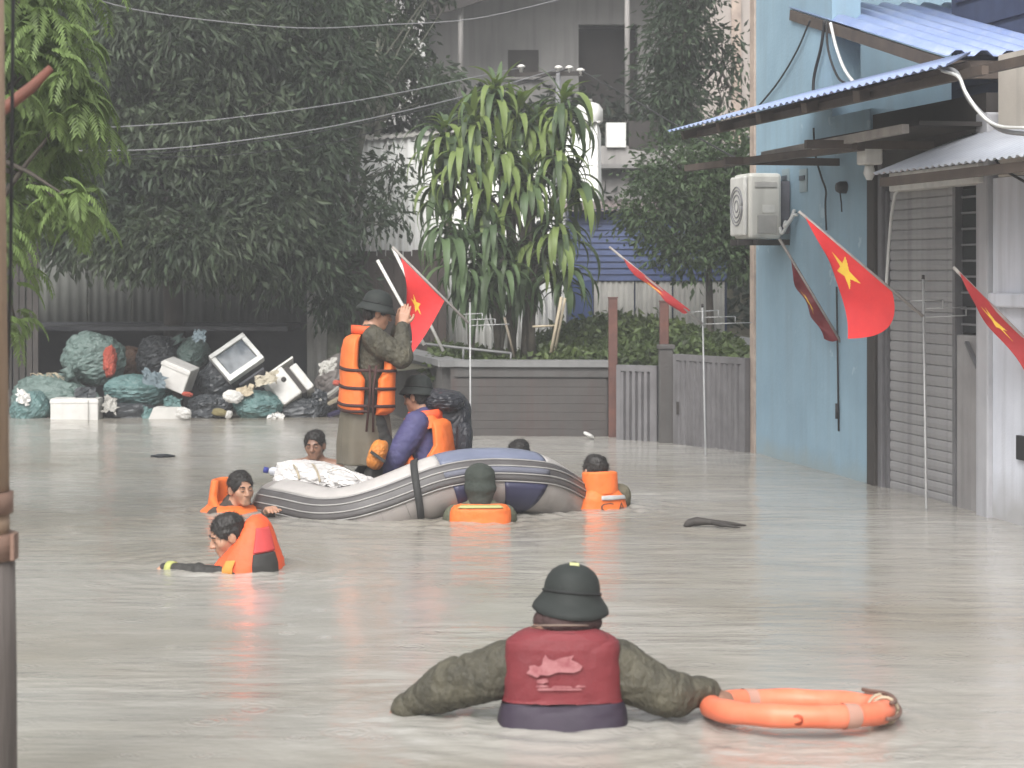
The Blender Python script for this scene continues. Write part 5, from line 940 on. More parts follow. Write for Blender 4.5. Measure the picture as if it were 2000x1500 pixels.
def person(label, loc, face, J):
    """loc: pelvis position in the world, face: heading in degrees (0 = away from the camera, 90 = to the left)"""
    th = R(face); t_ = thing('person', loc, label, 'person', None, th); lean = J.get('lean', 0); U = rx(-R(lean)) @ ry(R(J.get('side', 0))); T = lambda p: U @ np.array(p, float)
    sh = [T(J.get('shl', (-.175, 0, .455))), T(J.get('shr', (.175, 0, .455)))]; neck = T((0, -.01, .50)); el = [T(p) for p in J['el']]; wr = [T(p) for p in J['wr']]
    hc = T(J.get('head', (0, .03, .655))); yaw, pit, rol = J.get('hrot', (0, 0, 0)); HQ = U @ rz(R(yaw)) @ rx(R(pit)) @ ry(R(rol)) if J.get('hlean', False) else rz(R(yaw)) @ rx(R(pit)) @ ry(R(rol))
    kn = J.get('kn', ((-.1, .03, -.46), (.1, .03, -.46))); an = J.get('an', ((-.1, -.02, -.88), (.1, -.02, -.88)))
    # body: one skin surface
    S = Sdf(); S.ell(T((0, .0, .30)), (.155, .10, .20), U, .05); S.ell(T((0, .005, .12)), (.14, .095, .16), U, .05); S.ell((0, 0, -.02), (.155, .105, .12), None, .05)
    S.cone(sh[0], sh[1], .05, .05, .05)
    for i in (0, 1):
        s_ = (-1, 1)[i]; S.cone(neck, sh[i] * .7 + neck * .3, .052, .045, .04); S.cone(sh[i], el[i], .053, .041, .03); S.cone(el[i], wr[i], .041, .027, .015)
        S.cone((s_ * .085, 0, -.06), kn[i], .082, .056, .04); S.cone(kn[i], an[i], .054, .036, .02); S.cone(np.array(an[i]) + (0, -.02, -.03), np.array(an[i]) + (0, .16, -.055), .036, .026, .03)
    head_sdf(S, hc, HQ, .03, neck)
    for i, hnd in enumerate(J.get('hands', ())):
        if hnd: hand_sdf(S, wr[i], T(hnd[0]), T(hnd[1]), hnd[2], hnd[3])
    v, f = S.mesh(J.get('h', .0075)); link('body', mesh_np('body', v, f), J.get('skin', SKIN), t_, True)
    if J.get('face', False): face_bits(t_, hc, HQ, loc)
    if J.get('hair', True):
        Sh = Sdf(); TT = lambda p: hc + HQ @ np.array(p, float); Sh.ell(TT((0, -.016, .036)), (.084, .101, .093), HQ, .02); Sh.ell(TT((0, -.05, -.03)), (.07, .05, .05), HQ, .02)
        Sh.ell(TT((0, .088, -.022)), (.062, .06, .085), HQ, .012, 1); Sh.ell(TT((0, .05, -.07)), (.12, .075, .07), HQ, .02, 1)
        v, f = Sh.mesh(.006); nn = vnormals(v, f); q = (v - hc) @ HQ; v = v + nn * (.006 * wob(q * np.array((1, 1, .6)), 120, 5, 6) + .006 * wob(q, 45, 6))[:, None]; 
        rgh = np.random.RandomState(3); sel = rgh.choice(len(v), 2600); q = (v[sel] - hc) @ HQ; ax_ = nn[sel] * .55 + (np.array((0, .25, -.35)) + rgh.normal(size=(2600, 3)) * .35) @ HQ.T; ax_ /= np.linalg.norm(ax_, axis=1, keepdims=True); sd2 = np.cross(ax_, nn[sel] + .01); sd2 /= np.linalg.norm(sd2, axis=1, keepdims=True) + 1e-9; ll = rgh.uniform(.008, .02, (2600, 1))
        b0 = v[sel] - nn[sel] * .002; sv_ = np.stack([b0 - sd2 * .0016, b0 + sd2 * .0016, b0 + ax_ * ll + sd2 * .0004, b0 + ax_ * ll - sd2 * .0004], 1).reshape(-1, 3); f = np.concatenate([f, np.arange(len(sv_)).reshape(-1, 4) + len(v)]); v = np.concatenate([v, sv_])
        link('hair', mesh_np('hair', v, f), HAIR, t_, True)
    if 'helm' in J:
        hy_, hp, hr, dz_ = J['helm']; HQ2 = rz(R(hy_)) @ rx(R(hp)) @ ry(R(hr)); helmet(t_, hc + HQ2 @ np.array((0, -.012, dz_)), HQ2, True, J.get('drop', 0), J.get('hs', 1.0))
    if 'jacket' in J:
        mat, ra, rb, rc, amp = J['jacket']; S = Sdf(); S.ell(T((0, 0, .30)), (.175, .12, .215), U, .05); S.ell(T((0, .0, .10)), (.165, .118, .2), U, .05); S.cone(sh[0], sh[1], .066, .066, .05); S.cone(neck - T((0, 0, .03 + J.get('nk', 0))), neck + T((0, .0, .01 - J.get('nk', 0))), .075, .068, .03)
        for i in (0, 1):
            w_ = wr[i] + (el[i] - wr[i]) * .06; S.cone(neck - T((0, 0, J.get('nk', 0))), sh[i], .055, .06, .04); S.cone(sh[i], el[i], ra, rb, .04); S.cone(el[i], w_, rb, rc, .025)
            if J.get('baggy'): dr = J.get('drape', .03); S.cone(sh[i] * .75 + el[i] * .25 + T((0, 0, -dr * 1.2)), el[i] * .8 + w_ * .2 + T((0, 0, -dr * .6)), ra * .85, rb * .85, .06)
        v, f = S.mesh(.0075); nn = vnormals(v, f); v = wrinkle(v, nn, amp, 24, J.get('seed', 1)); dd = np.zeros(len(v))
        for i in (0, 1):                       # cloth bunched in rings along each sleeve, most at the elbow
            l1 = np.linalg.norm(el[i] - sh[i]); best = np.full(len(v), 9.0); sa = np.zeros(len(v)); rel = np.zeros_like(v)
            for (a, b, s0) in ((sh[i], el[i], 0.0), (el[i], wr[i], l1)):
                ab = b - a; L_ = np.linalg.norm(ab); tt = np.clip(((v - a) @ ab) / L_ ** 2, 0, 1); q = v - a - tt[:, None] * ab; dq = np.linalg.norm(q, axis=1); m_ = dq < best; best[m_] = dq[m_]; sa[m_] = s0 + tt[m_] * L_; rel[m_] = q[m_]
            ang_ = np.arctan2(rel[:, 2], rel[:, 1]); ph = sa / .075 * 6.283 + 2.4 * np.cos(ang_ + 1.1 + i) + 4.5 * wob(v, 13, 40 + i + J.get('seed', 1), 4); wgt = (.12 + np.exp(-((sa - l1) / .12) ** 2) + .5 * np.exp(-((sa - l1 * 1.9) / .08) ** 2)) * np.clip((sa - .04) / .06, 0, 1) * (best < .15) * (.55 + .45 * wob(v, 14, 60 + i, 4))
            dd += wgt * (np.abs(np.sin(ph / 2)) ** .7 - .62)
        v = v + nn * (dd * J.get('fold', .006))[:, None]; link('jacket', mesh_np('jacket', v, f), mat, t_, True)
    if 'legs' in J:
        mat = J['legs']; S = Sdf(); S.ell((0, 0, -.02), (.175, .125, .14), None, .05)
        for i in (0, 1): s_ = (-1, 1)[i]; S.cone((s_ * .085, 0, -.06), kn[i], .10, .075, .04); S.cone(kn[i], np.array(an[i]) + (0, 0, .03), .075, .06, .03); S.cone(np.array(an[i]) + (0, -.02, -.03), np.array(an[i]) + (0, .17, -.055), .045, .035, .03)
        smesh('trousers', S, .012, mat, t_, .004, 20, 3)
    def ringset(rings, m_=26): return [(T((0, cy, z)), a, b, U) for (z, a, b, cy) in densify(rings, m_)]
    def wrap(name, rings, mat, par, ex=2.7, amp=.004, seed=2, m_=26, capb=True, capt=True, fr=22):
        v, f = loft(ringset(rings, m_), 64, ex, capb, capt)
        if amp: v = wrinkle(v, vnormals(v, f), amp, fr, seed)
        return link(name, mesh_np(name, v, f), mat, par, True)
    def band(name, z, h_, rings, off, mat, par, a0=0, a1=360, ex=2.7, wave=0.0, thick=.006):
        r = np.array(rings, float); 
        def at(zz): return [np.interp(zz, r[:, 0], r[:, k]) for k in (1, 2, 3)]
        n = 60; th = np.radians(np.linspace(a0, a1, n)); q = []
        for dz_ in (-h_ / 2, h_ / 2):
            for a_ in th:
                zz = z + dz_ + wave * math.sin(a_ * 2); A, B, cy = at(zz); c, s_ = math.cos(a_), math.sin(a_); q.append(T((np.sign(c) * abs(c) ** (2 / ex) * (A + off), cy + np.sign(s_) * abs(s_) ** (2 / ex) * (B + off), zz)))
        k = np.arange(n - 1); o = link(name, mesh_np(name, np.array(q), np.stack([k, k + 1, k + 1 + n, k + n], -1)), mat, par, True); sm = o.modifiers.new('t', 'SOLIDIFY'); sm.thickness = thick; sm.offset = 0; return o
    return t_, T, wrap, band, hc, HQ
# --- A: standing rescuer in the boat, seen from his right side, hands raised
aA = P(716, 0, 15.0); ZA = .735
tA, T, wrap, band, hc, HQ = person('rescuer standing in the boat in dark helmet, orange vest and olive coat, arms raised', (aA.x, 15.0, ZA), -78, dict(lean=4,
    el=((-.21, .22, .33), (.20, .205, .325)), wr=((-.07, .21, .54), (.10, .21, .555)), head=(0, .035, .635), hrot=(0, -14, 0), helm=(0, -12, 0, .035), hair=True, skin=SKIN, face=True, h=.0065,
    hands=(((.1, .1, 1), (1, .3, 0), .35, 1), ((-.05, .12, 1), (-1, .3, 0), .4, -1)), kn=((-.1, .13, -.36), (.1, .12, -.36)), an=((-.12, -.04, -.62), (.12, .0, -.62)),
    jacket=(OLIVE, .082, .074, .05, .005), baggy=True, legs=DKCL, seed=4))
vr = [(-.10, .19, .155, 0), (-.06, .205, .172, 0), (.08, .20, .168, 0), (.22, .205, .170, -.005), (.36, .20, .165, -.01), (.43, .175, .15, -.015), (.475, .13, .11, -.02), (.49, .10, .085, -.02)]
def side_gap(q, t0, t1):                    # vest panel: part of a wrap between two angles
    pass
def panel(T, rings, a0, a1, z0, z1, mat, par, name='panel', th_=.055, ex=2.9, amp=.004, seed=3, off=0.0, m_=26, n=40, hole=0.0, hz=.2):
    r = np.array(rings, float); zs_ = np.linspace(z0, z1, m_); an_ = np.radians(np.linspace(a0, a1, n)); out = []
    for lay in (0, 1):
        for j, z in enumerate(zs_):
            A, B, cy = [np.interp(z, r[:, 0], r[:, k]) for k in (1, 2, 3)]
            hs_ = R(hole) * min(1, max(0, (z - hz) / .08)); an_ = np.linspace(R(a0) + hs_, R(a1) - hs_, n)
            for i, a_ in enumerate(an_):
                e_ = min(1, min(i, n - 1 - i) / 3.0, min(j, m_ - 1 - j) / 2.0); e_ = math.sqrt(max(0, 1 - (1 - e_) ** 2)); o = off + (-th_ / 2 + th_ * .5 * e_ * (1 if lay == 0 else -1)); c, s_ = math.cos(a_), math.sin(a_)
                out.append((np.sign(c) * abs(c) ** (2 / ex) * (A + o), cy + np.sign(s_) * abs(s_) ** (2 / ex) * (B + o), z))
    v = np.array(out); k = np.arange(m_ * n).reshape(m_, n); f = np.stack([k[:-1, :-1], k[:-1, 1:], k[1:, 1:], k[1:, :-1]], -1).reshape(-1, 4); f = np.concatenate([f, f[:, ::-1] + m_ * n]); nn = vnormals(v, f)
    v = v + nn * (amp * wob(v, 20, seed))[:, None]; v = np.array([T(p) for p in v]); return link(name, mesh_np(name, v, f), mat, par, True)
vest = panel(T, vr, 188, 351, -.10, .47, ORANGE, tA, 'life_vest', .06, off=.03, n=60, hole=22, hz=.16)          # back panel
panel(T, vr, 9, 171, -.10, .44, ORANGE, vest, 'front_panel', .06, off=.03, seed=5, n=60, hole=22, hz=.16)
for z in (.22, .09, -.035): band('strap', z, .022, vr, .034, WEB, vest, 0, 360, 2.9, .006)
band('strap', -.075, .02, vr, .034, WEB, vest, 190, 360, 2.9, .01)
for x_, y_ in ((.205, -.03), (.208, .02)): MB().tube([tuple(T((x_ + .03, y_, .26))), tuple(T((x_ + .035, y_ * .4, .08))), tuple(T((x_ + .03, y_ + .01, -.22)))], .009, 6).put('side_lace', WEB, vest, True)
band('collar', .505, .06, [(.45, .12, .1, -.03), (.55, .115, .105, -.03)], .0, ORANGE2, vest, 150, 390, 2.3, 0, .03)
# raincoat skirt with folds
def skirt(par, T, rings, mat, nf, amp, name='coat_skirt'):
    r = densify(rings, 24); n = 96; th = np.linspace(0, 2 * np.pi, n, endpoint=False); vs = []
    for j, (z, a, b, cy) in enumerate(r):
        s_ = 1 - j / 23.0; fo = 1 + amp * s_ * (np.sin(nf * th + .6) + .5 * np.sin((nf + 4) * th + 2)); vs.append(np.stack([a * fo * np.cos(th), cy + b * fo * np.sin(th), z + 0 * th], 1))
    v = np.array(vs).reshape(-1, 3); k = np.arange(24 * n).reshape(24, n); k2 = np.roll(k, -1, 1); f = np.stack([k[:-1], k2[:-1], k2[1:], k[1:]], -1).reshape(-1, 4); o = link(name, mesh_np(name, v, f), mat, par, True); o.modifiers.new('t', 'SOLIDIFY').thickness = .006; return o
skirt(tA, T, [(-.47, .19, .205, .0), (-.3, .19, .20, -.01), (-.1, .185, .18, -.01), (.0, .17, .155, -.01)], OLIVE2, 7, .055)
# --- B: seated rescuer, facing left
aB = P(842, 0, 15.1)
tB, T, wrap, band, hc, HQ = person('rescuer seated in the boat in dark helmet, orange vest and violet sleeves', (aB.x, 15.1, .115), 74, dict(lean=7,
    el=((-.26, .17, .22), (.24, .14, .2)), wr=((-.22, .38, .10), (.15, .32, .08)), head=(.02, .04, .64), hrot=(-10, -14, 0), helm=(-40, -4, 8, .035), hair=True, h=.0075,
    hands=(((.2, 1, -.3), (0, 0, -1), .6, 1), ((-.1, 1, -.3), (0, 0, -1), .6, -1)), kn=((-.12, .40, .06), (.12, .40, .06)), an=((-.12, .42, -.02), (.12, .42, -.02)), jacket=(VIOL, .088, .076, .048, .004), baggy=True, legs=DKCL, seed=9))
vest = panel(T, vr, 188, 352, -.06, .47, ORANGE, tB, 'life_vest', .06, off=.025, n=60, hole=25, hz=.2); panel(T, vr, 10, 170, -.02, .44, ORANGE, vest, 'front_panel', .06, off=.03, n=60, hole=15, hz=.2)
panel(T, [(.38, .16, .13, 0), (.5, .12, .1, 0)], 95, 265, .40, .50, ORANGE, vest, 'shoulder_panel', .05, off=.03)
band('collar', .50, .07, [(.45, .13, .11, -.02), (.56, .12, .11, -.02)], 0, ORANGE2, vest, 100, 380, 2.3, 0, .03)
band('strap', .02, .022, vr, .034, WEB, vest, 200, 340, 2.9)
bp = thing('backpack', P(878, 900, 15.25), 'large black backpack bulging behind the seated rescuer', 'backpack'); link('pack_body', lump(876, 832, 15.3, 92, 130, .22, 91, .06, .06, .62), M('black_nylon', (.012, .013, .018), (.02, .021, .028), rough=.45, scale=5, bump=.5, bscale=14, bdist=.02), bp)
link('top_flap', lump(868, 782, 15.2, 84, 44, .2, 92, .15, .08, .7), MATS['black_nylon'], bp); link('side_pocket', lump(906, 858, 15.12, 34, 70, .1, 93, .05, .08, .7), MATS['black_nylon'], bp); link('patch', lump(862, 868, 15.06, 14, 26, .03, 94, 0, .15), M('orange_patch', (.5, .2, .04)), bp)
lv = thing('spare_life_vest', P(735, 915, 14.8), 'folded ochre life vest with dark strap at the seated rescuer knees', 'life vest'); link('vest_body', lump(737, 888, 14.72, 36, 62, .12, 95, .35, .06, .75), M('ochre_foam', (.55, .20, .035), (.45, .16, .03), rough=.6, bump=.3), lv)
MB().bar(P(724, 882, 14.58), P(752, 902, 14.58), .025, .02).put('strap', DKCL, lv)
# --- swimmers: shared crouching legs
CR = dict(kn=((-.14, .26, -.22), (.14, .26, -.22)), an=((-.14, .02, -.45), (.14, .02, -.45)), legs=DKCL)
vs_ = [(.0, .20, .16, 0), (.2, .21, .165, 0), (.36, .205, .16, 0), (.44, .185, .15, -.01), (.49, .14, .125, -.02), (.50, .12, .11, -.02)]
aD = P(446, 0, 14.3)
tD, T, wrap, band, hc, HQ = person('swimmer with short black hair and orange vest holding the boat stern', (aD.x, 14.35, -.455), -132, dict(CR, lean=6,
    el=((-.06, .33, .42), (.26, .02, .25)), wr=((.10, .46, .545), (.26, .16, .12)), shl=(-.16, .04, .42), shr=(.16, 0, .42), head=(0, .06, .625), hrot=(-14, -4, 4), face=True, h=.006, hands=(((.25, .5, .3), (0, .4, -1), .8, 1), None), jacket=(M('brown_wet_cloth', (.07, .05, .04), (.045, .033, .028), bump=.4), .06, .055, .045, .006), seed=12))
vD = [(.0, .22, .18, 0), (.36, .235, .185, 0), (.45, .225, .18, -.01), (.495, .17, .15, -.02), (.51, .13, .12, -.02)]
v1 = wrap('life_vest', vD, ORANGE, tD, 2.6, .008, 4, capt=True); panel(T, [(.44, .175, .15, -.02), (.66, .13, .14, -.05)], 150, 390, .44, .665, ORANGE, v1, 'collar', .05, 2.2, n=60, hole=50, hz=.47); band('reflective_tape', .42, .03, vs_, .012, TAPE, v1, 100, 160, 2.6)
# --- E: nearest swimmer at left, bent forward, facing left
aE = P(478, 0, 11.6)
tE, T, wrap, band, hc, HQ = person('swimmer bent low in bright orange red vest reaching left', (aE.x + .035, 11.62, -.435), 84, dict(CR, lean=6,
    el=((-.19, .2, .45), (.2, .2, .3)), wr=((-.1, .43, .478), (.14, .4, .28)), shl=(-.16, .02, .40), shr=(.16, .02, .40), head=(-.085, .05, .63), hrot=(26, -20, -4), face=True, h=.006, hands=(((.0, 1, -.3), (0, 0, -1), .4, 1), None), jacket=(DKCL, .06, .05, .04, .006), seed=15))
vE = [(.0, .22, .2, 0), (.36, .235, .215, -.02), (.46, .225, .20, -.03), (.53, .20, .155, -.055), (.60, .165, .115, -.08), (.66, .14, .085, -.095), (.70, .11, .06, -.10), (.725, .06, .03, -.10)]
v1 = wrap('life_vest', vE, ORANGE2, tE, 2.5, .006, 6, fr=15); panel(T, [(.44, .2, .2, -.02), (.70, .11, .13, -.03)], 5, 62, .44, .66, ORANGE2, v1, 'collar', .05, 2.3, n=30)
panel(T, vE, 196, 246, .525, .66, M('red_lining', (.55, .06, .06), bump=.2), v1, 'red_patch', .02, 2.5, off=.022); panel(T, vE, 196, 244, .38, .52, DKCL, v1, 'arm_hole_shade', .02, 2.5, off=.022)  # dark panel stands in for the unlit arm hole
panel(T, vE, 158, 174, .43, .50, M('yellow_patch', (.6, .26, .05)), v1, 'yellow_patch', .015, 2.5, off=.02, n=10, m_=8)
wp = np.array(T((-.1, .43, .478))); ep = np.array(T((-.19, .2, .45))); w0 = ep + (wp - ep) * .72; w1 = ep + (wp - ep) * .88
MB().tube([tuple(w0), tuple(w1)], .047, 12).put('wristband', M('lime_band', (.42, .44, .15)), tE, True)
# --- F: person in the water at the bow, back to camera
aF = P(938, 0, 13.75)
tF, T, wrap, band, hc, HQ = person('person in a soft dark green hat and orange vest in the water before the bow', (aF.x, 13.75, -.38), 2, dict(CR, lean=3,
    el=((-.25, .2, .28), (.25, .2, .28)), wr=((-.2, .38, .36), (.2, .38, .36)), shl=(-.165, 0, .41), shr=(.165, 0, .41), head=(0, .03, .63), hrot=(0, -6, 0), hair=True, hands=(((0, .6, .4), (0, .6, -.5), .5, 1), ((0, .6, .4), (0, .6, -.5), .5, -1)), jacket=(M('grey_green_cloth', (.10, .105, .07)), .07, .06, .045, .006), seed=18))
vF = [(.0, .20, .16, 0), (.36, .212, .165, 0), (.455, .205, .16, -.01), (.485, .18, .14, -.02), (.495, .14, .11, -.02)]
v1 = wrap('life_vest', vF, ORANGE, tF, 3.4, .006, 7); S = Sdf(); S.ell(hc + np.array((0, -.012, .05)), (.105, .115, .085), None, .02); S.ell(hc + np.array((0, -.03, -.03)), (.11, .11, .06), None, .04); S.cone(hc + np.array((0, -.04, -.06)), hc + np.array((0, -.05, -.12)), .09, .085, .03)
smesh('hat', S, .008, M('dark_green_felt', (.035, .042, .034), (.024, .03, .025), rough=.85, bump=.4), tF, .004, 20, 3); band('reflective_tape', .482, .018, vF, .008, M('lime_tape', (.40, .40, .16), bump=0), v1, 230, 310, 3.4)
# --- G: person at the bow, right, back to camera
aG = P(1172, 0, 14.5)
tG, T, wrap, band, hc, HQ = person('person with cropped black hair and high orange collar holding the bow rope', (aG.x, 14.55, -.375), 22, dict(CR, lean=5,
    el=((-.27, .14, .30), (.25, .1, .25)), wr=((-.22, .30, .40), (.2, .3, .25)), head=(0, .04, .625), hrot=(12, 4, 2), hair=True, hands=(((-.2, .8, .3), (0, .5, -1), .9, 1), None), jacket=(M('khaki_cloth', (.14, .125, .085), (.10, .09, .06), bump=.4), .07, .06, .045, .006), seed=20))
v1 = wrap('life_vest', vs_, ORANGE, tG, 2.7, .006, 9); panel(T, [(.46, .135, .13, -.02), (.63, .125, .135, -.035)], 170, 370, .455, .625, ORANGE, v1, 'collar', .05, 2.3, n=50); panel(T, vs_, 262, 318, .425, .455, TAPE, v1, 'reflective_tape', .012, 2.7, off=.016, m_=8)
def text_on(par, body, size, fn, mat, name='lettering'):
    cu = bpy.data.curves.new('t', 'FONT'); cu.body = body; cu.size = size; cu.align_x = 'CENTER'; cu.resolution_u = 3; o = bpy.data.objects.new('t', cu); COL.objects.link(o); dg = bpy.context.evaluated_depsgraph_get(); me = bpy.data.meshes.new_from_object(o.evaluated_get(dg)); bpy.data.objects.remove(o)
    for v in me.vertices: v.co = fn(v.co.x, v.co.y)
    return link(name, me, mat, par, True)
def on_vest(T, rings, ex, off, deg0, z0):
    r = np.array(rings, float)
    def fn(x, y):
        z = z0 + y; A, B, cy = [np.interp(z, r[:, 0], r[:, k]) for k in (1, 2, 3)]; a_ = R(deg0) + x / ((A + B) / 2); c, s_ = math.cos(a_), math.sin(a_); return V(T((np.sign(c) * abs(c) ** (2 / ex) * (A + off), cy + np.sign(s_) * abs(s_) ** (2 / ex) * (B + off), z)))
    return fn
text_on(v1, 'C A', .085, on_vest(T, vs_, 2.7, .012, 282, .345), M('letter_brown', (.12, .05, .03), bump=0))
# --- C: bare shouldered man beyond the boat, facing the camera
aC = P(617, 0, 16.9)
tC, T, wrap, band, hc, HQ = person('bare shouldered man in dark tank top in the water beyond the stern', (aC.x, 16.9, -.39), 176, dict(CR, lean=2,
    el=((-.26, .1, .22), (.26, .1, .22)), wr=((-.2, .28, .2), (.2, .28, .2)), head=(0, .04, .635), hrot=(-4, -6, 3), face=True, hair=True, skin=SKIN2))
S = Sdf(); S.ell(T((0, .0, .27)), (.165, .118, .20), None, .05); S.cone(T((-.11, -.02, .46)), T((-.10, .06, .40)), .036, .04, .03); S.cone(T((.11, -.02, .46)), T((.10, .06, .40)), .036, .04, .03); S.cone(T((-.11, -.03, .48)), T((-.1, -.07, .38)), .036, .04, .03); S.cone(T((.11, -.03, .48)), T((.1, -.07, .38)), .036, .04, .03)
smesh('tank_top', S, .009, M('dark_tank_cloth', (.045, .035, .035)), tC, .003, 20, 4)
# --- H: head just showing over the bow
aH = P(1024, 0, 16.2)
tH, T, wrap, band, hc, HQ = person('dark haired person mostly hidden behind the raised bow', (aH.x, 16.2, -.415), 150, dict(CR, lean=4, el=((-.26, .1, .22), (.26, .1, .22)), wr=((-.2, .28, .2), (.2, .28, .2)), head=(0, .03, .64), hrot=(30, -10, 8), face=True, hair=True, jacket=(DKCL, .066, .056, .045, .004)))
# --- I: rescuer in the foreground, back to camera, holding the life ring
aI = P(1099, 0, 7.57)
tI, T, wrap, band, hc, HQ = person('rescuer in the foreground seen from behind in dark helmet and red vest', (aI.x, 7.62, -.125), 0, dict(lean=4, shl=(-.212, 0, .335), shr=(.212, 0, .335),
    el=((-.415, .04, .268), (.385, -.02, .235)), wr=((-.605, .14, .14), (.55, .06, .225)), head=(.035, .07, .56), hrot=(0, -4, 3), helm=(0, -6, 5, .0), drop=.03, hair=True, skin=SKIN2, h=.0065,
    hands=(((-.9, .3, -.35), (0, .2, -1), .3, -1), ((.9, .1, -.35), (0, .4, -1), 1.0, 1)), jacket=(OLIVE, .088, .076, .054, .0035), baggy=True, fold=.016, hs=1.06, drape=.04, nk=.07, legs=OLIVE, seed=31))
vI = [(z_, a_ + (.014 if z_ > .2 else .006), b_ + .008, c_) for (z_, a_, b_, c_) in [(.03, .245, .17, 0), (.12, .238, .165, 0), (.17, .232, .16, 0), (.205, .212, .15, -.005), (.22, .208, .15, -.005), (.30, .206, .155, -.01), (.40, .203, .155, -.012), (.425, .198, .148, -.015), (.44, .18, .142, -.02), (.455, .155, .13, -.022), (.467, .13, .118, -.025), (.472, .11, .10, -.03)]]
vw = wrap('life_vest', [r for r in vI if r[0] >= .205], REDV, tI, 3.1, .006, 5, 40, fr=13)
wrap('waist_panel', [r for r in vI if r[0] <= .215], PURP, vw, 3.1, .005, 8, 20, fr=13)
Sc = Sdf(); Sc.ell(T((.02, .02, .492)), (.132, .12, .068), None, .03); smesh('neck_scarf', Sc, .008, M('brown_collar', (.05, .022, .02), (.03, .017, .016), bump=.4), tI, .006, 22, 8)
MB().tube([tuple(T((.112 * math.cos(a), .0 + .128 * math.sin(a), .474 + .016 * -math.sin(a)))) for a in np.linspace(R(185), R(355), 24)], .004, 6).put('neck_cord', M('neck_cord_tan', (.2, .15, .12), bump=0), vw, True)
# emblem on the back: a pale leaping shape with a line of script under it
PALE = M('faded_print', (.36, .16, .165), (.2, .04, .05), rough=.6, scale=30, bump=0, noise_mid=.52)
fn = on_vest(T, vI, 3.1, .0085, 270, .34)
def print_poly(pts, name='emblem'):
    me = bpy.data.meshes.new(name); bm = bmesh.new(); f = bm.faces.new([bm.verts.new((x, y, 0)) for x, y in pts]); bmesh.ops.triangulate(bm, faces=[f]); bmesh.ops.subdivide_edges(bm, edges=bm.edges[:], cuts=2, use_grid_fill=True)
    for v in bm.verts: v.co = fn(v.co.x, v.co.y)
    bmesh.ops.recalc_face_normals(bm, faces=bm.faces[:]); bm.to_mesh(me); bm.free(); return link(name, me, PALE, vw, True)
E_ = [(-.088, -.018), (-.075, -.005), (-.078, .008), (-.06, .012), (-.045, .006), (-.036, .014), (-.034, .034), (-.028, .05), (-.02, .034), (-.01, .028), (0, .04), (.012, .048), (.008, .03), (.02, .02), (.03, .008), (.026, -.006), (.012, -.016), (-.004, -.014), (-.02, -.026), (-.04, -.024), (-.05, -.034), (-.066, -.026)]
print_poly(E_); print_poly([(-.05, -.042), (-.026, -.036), (-.02, -.048), (-.034, -.056), (-.052, -.052)], 'emblem_tail')
text_on(vw, '~zncuɾɪ~', .026, (lambda x, y: fn(x - .012, y - .078)), PALE, 'script') if False else None
for k_, (x0_, x1_, y_) in enumerate(((-.055, -.02, -.066), (-.015, .01, -.069), (.014, .04, -.067), (-.05, .03, -.078))): print_poly([(x0_, y_), (x0_ + .006, y_ + .007), (x1_ - .004, y_ + .005), (x1_, y_ - .001), (x0_ + .004, y_ - .003)], 'script_stroke')
hp_ = hc + np.array((.012, -.03, .140))
MB().box(tuple(hp_), (.018, .012, .006), rotv(.3, .1, 0), .003).put('hat_badge', M('badge_straw', (.5, .5, .25)), tI, True)
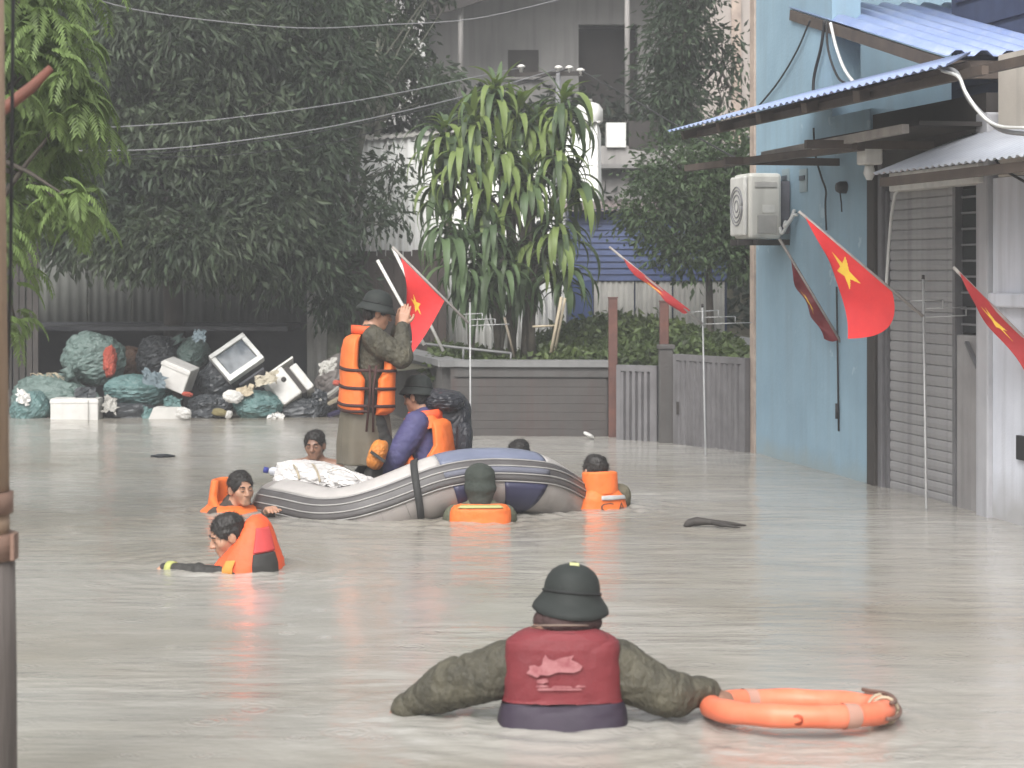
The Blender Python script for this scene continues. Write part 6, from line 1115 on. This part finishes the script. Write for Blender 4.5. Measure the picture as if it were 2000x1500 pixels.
# --- life ring
lr = thing('life_ring', V((aI.x + .875, 7.58, .0)), 'orange life ring with grey bands held by the foreground rescuer', 'life ring')
Rg, rg_ = .32, .042; rm = np.array(Euler((R(-6.0), R(0.6), 0)).to_matrix()); ctr = np.array((aI.x + .872, 7.62, .05))
def ringp(a, b, off=0.0): r = rg_ + off; return ctr + rm @ np.array(((Rg + r * math.cos(b)) * math.cos(a), (Rg + r * math.cos(b)) * math.sin(a) * .92, r * math.sin(b)))
def torus_part(name, a0, a1, off, mat, par, na):
    an_ = np.linspace(a0, a1, na); q = np.array([[ringp(a, b, off + .002 * math.sin(9 * a)) for b in np.linspace(0, 2 * np.pi, 24, endpoint=False)] for a in an_]); k = np.arange(na * 24).reshape(na, 24); k2 = np.roll(k, -1, 1); f = np.stack([k[:-1], k[1:], k2[1:], k2[:-1]], -1).reshape(-1, 4); return link(name, mesh_np(name, q.reshape(-1, 3), f), mat, par)
RINGM = M('ring_orange', (.72, .19, .10), (.62, .14, .07), rough=.45, scale=6, bump=.12, bscale=25, streak=.25, streak_col=(.75, .35, .25))
body = torus_part('ring_body', 0, 2 * np.pi, 0, RINGM, lr, 90)
for a in (-62, 118): torus_part('band', R(a - 5), R(a + 5), .003, M('faded_band', (.42, .24, .19), (.36, .2, .15), bump=0), lr, 8)
for a in (-12, 8):
    m = MB(); m.tube([tuple(ringp(R(a), b, .006)) for b in np.linspace(0, 6.283, 20)], .007, 6); m.put('rope_loop', m_bamb, lr)
m = MB(); m.tube([tuple(ringp(R(a), .2 + .5 * math.sin(R(a * 3)), .014)) for a in range(-38, 39, 4)], .008, 6); m.tube([tuple(ringp(R(a), 1.2 + .5 * math.sin(R(a * 4)), .014)) for a in range(-28, 33, 4)], .008, 6); m.put('grab_rope', M('dirty_rope', (.2, .12, .09), (.1, .06, .05)), lr)
MB().tube([tuple(ringp(R(-97), R(-12), -.012)), tuple(ringp(R(-97), R(-12), -.002))], .02, 16).put('label_patch', M('dark_orange_mark', (.42, .07, .03)), lr)
# ------------------------------------------------------------------ rain haze: closed box around the whole place
hz = bpy.data.materials.new('rain_haze'); hz.use_nodes = True; t = hz.node_tree; t.nodes.clear(); pv = t.nodes.new('ShaderNodeVolumePrincipled'); pv.inputs['Color'].default_value = (.93, .94, .96, 1); pv.inputs['Density'].default_value = .0042; pv.inputs['Anisotropy'].default_value = .1
ou = t.nodes.new('ShaderNodeOutputMaterial'); t.links.new(pv.outputs[0], ou.inputs['Volume'])
HZ = MB().span((-60, -12, -2.3), (60, 95, 40)).put('haze', hz); tag(HZ, 'thin grey rain haze filling the flooded street', 'haze', kind='stuff')
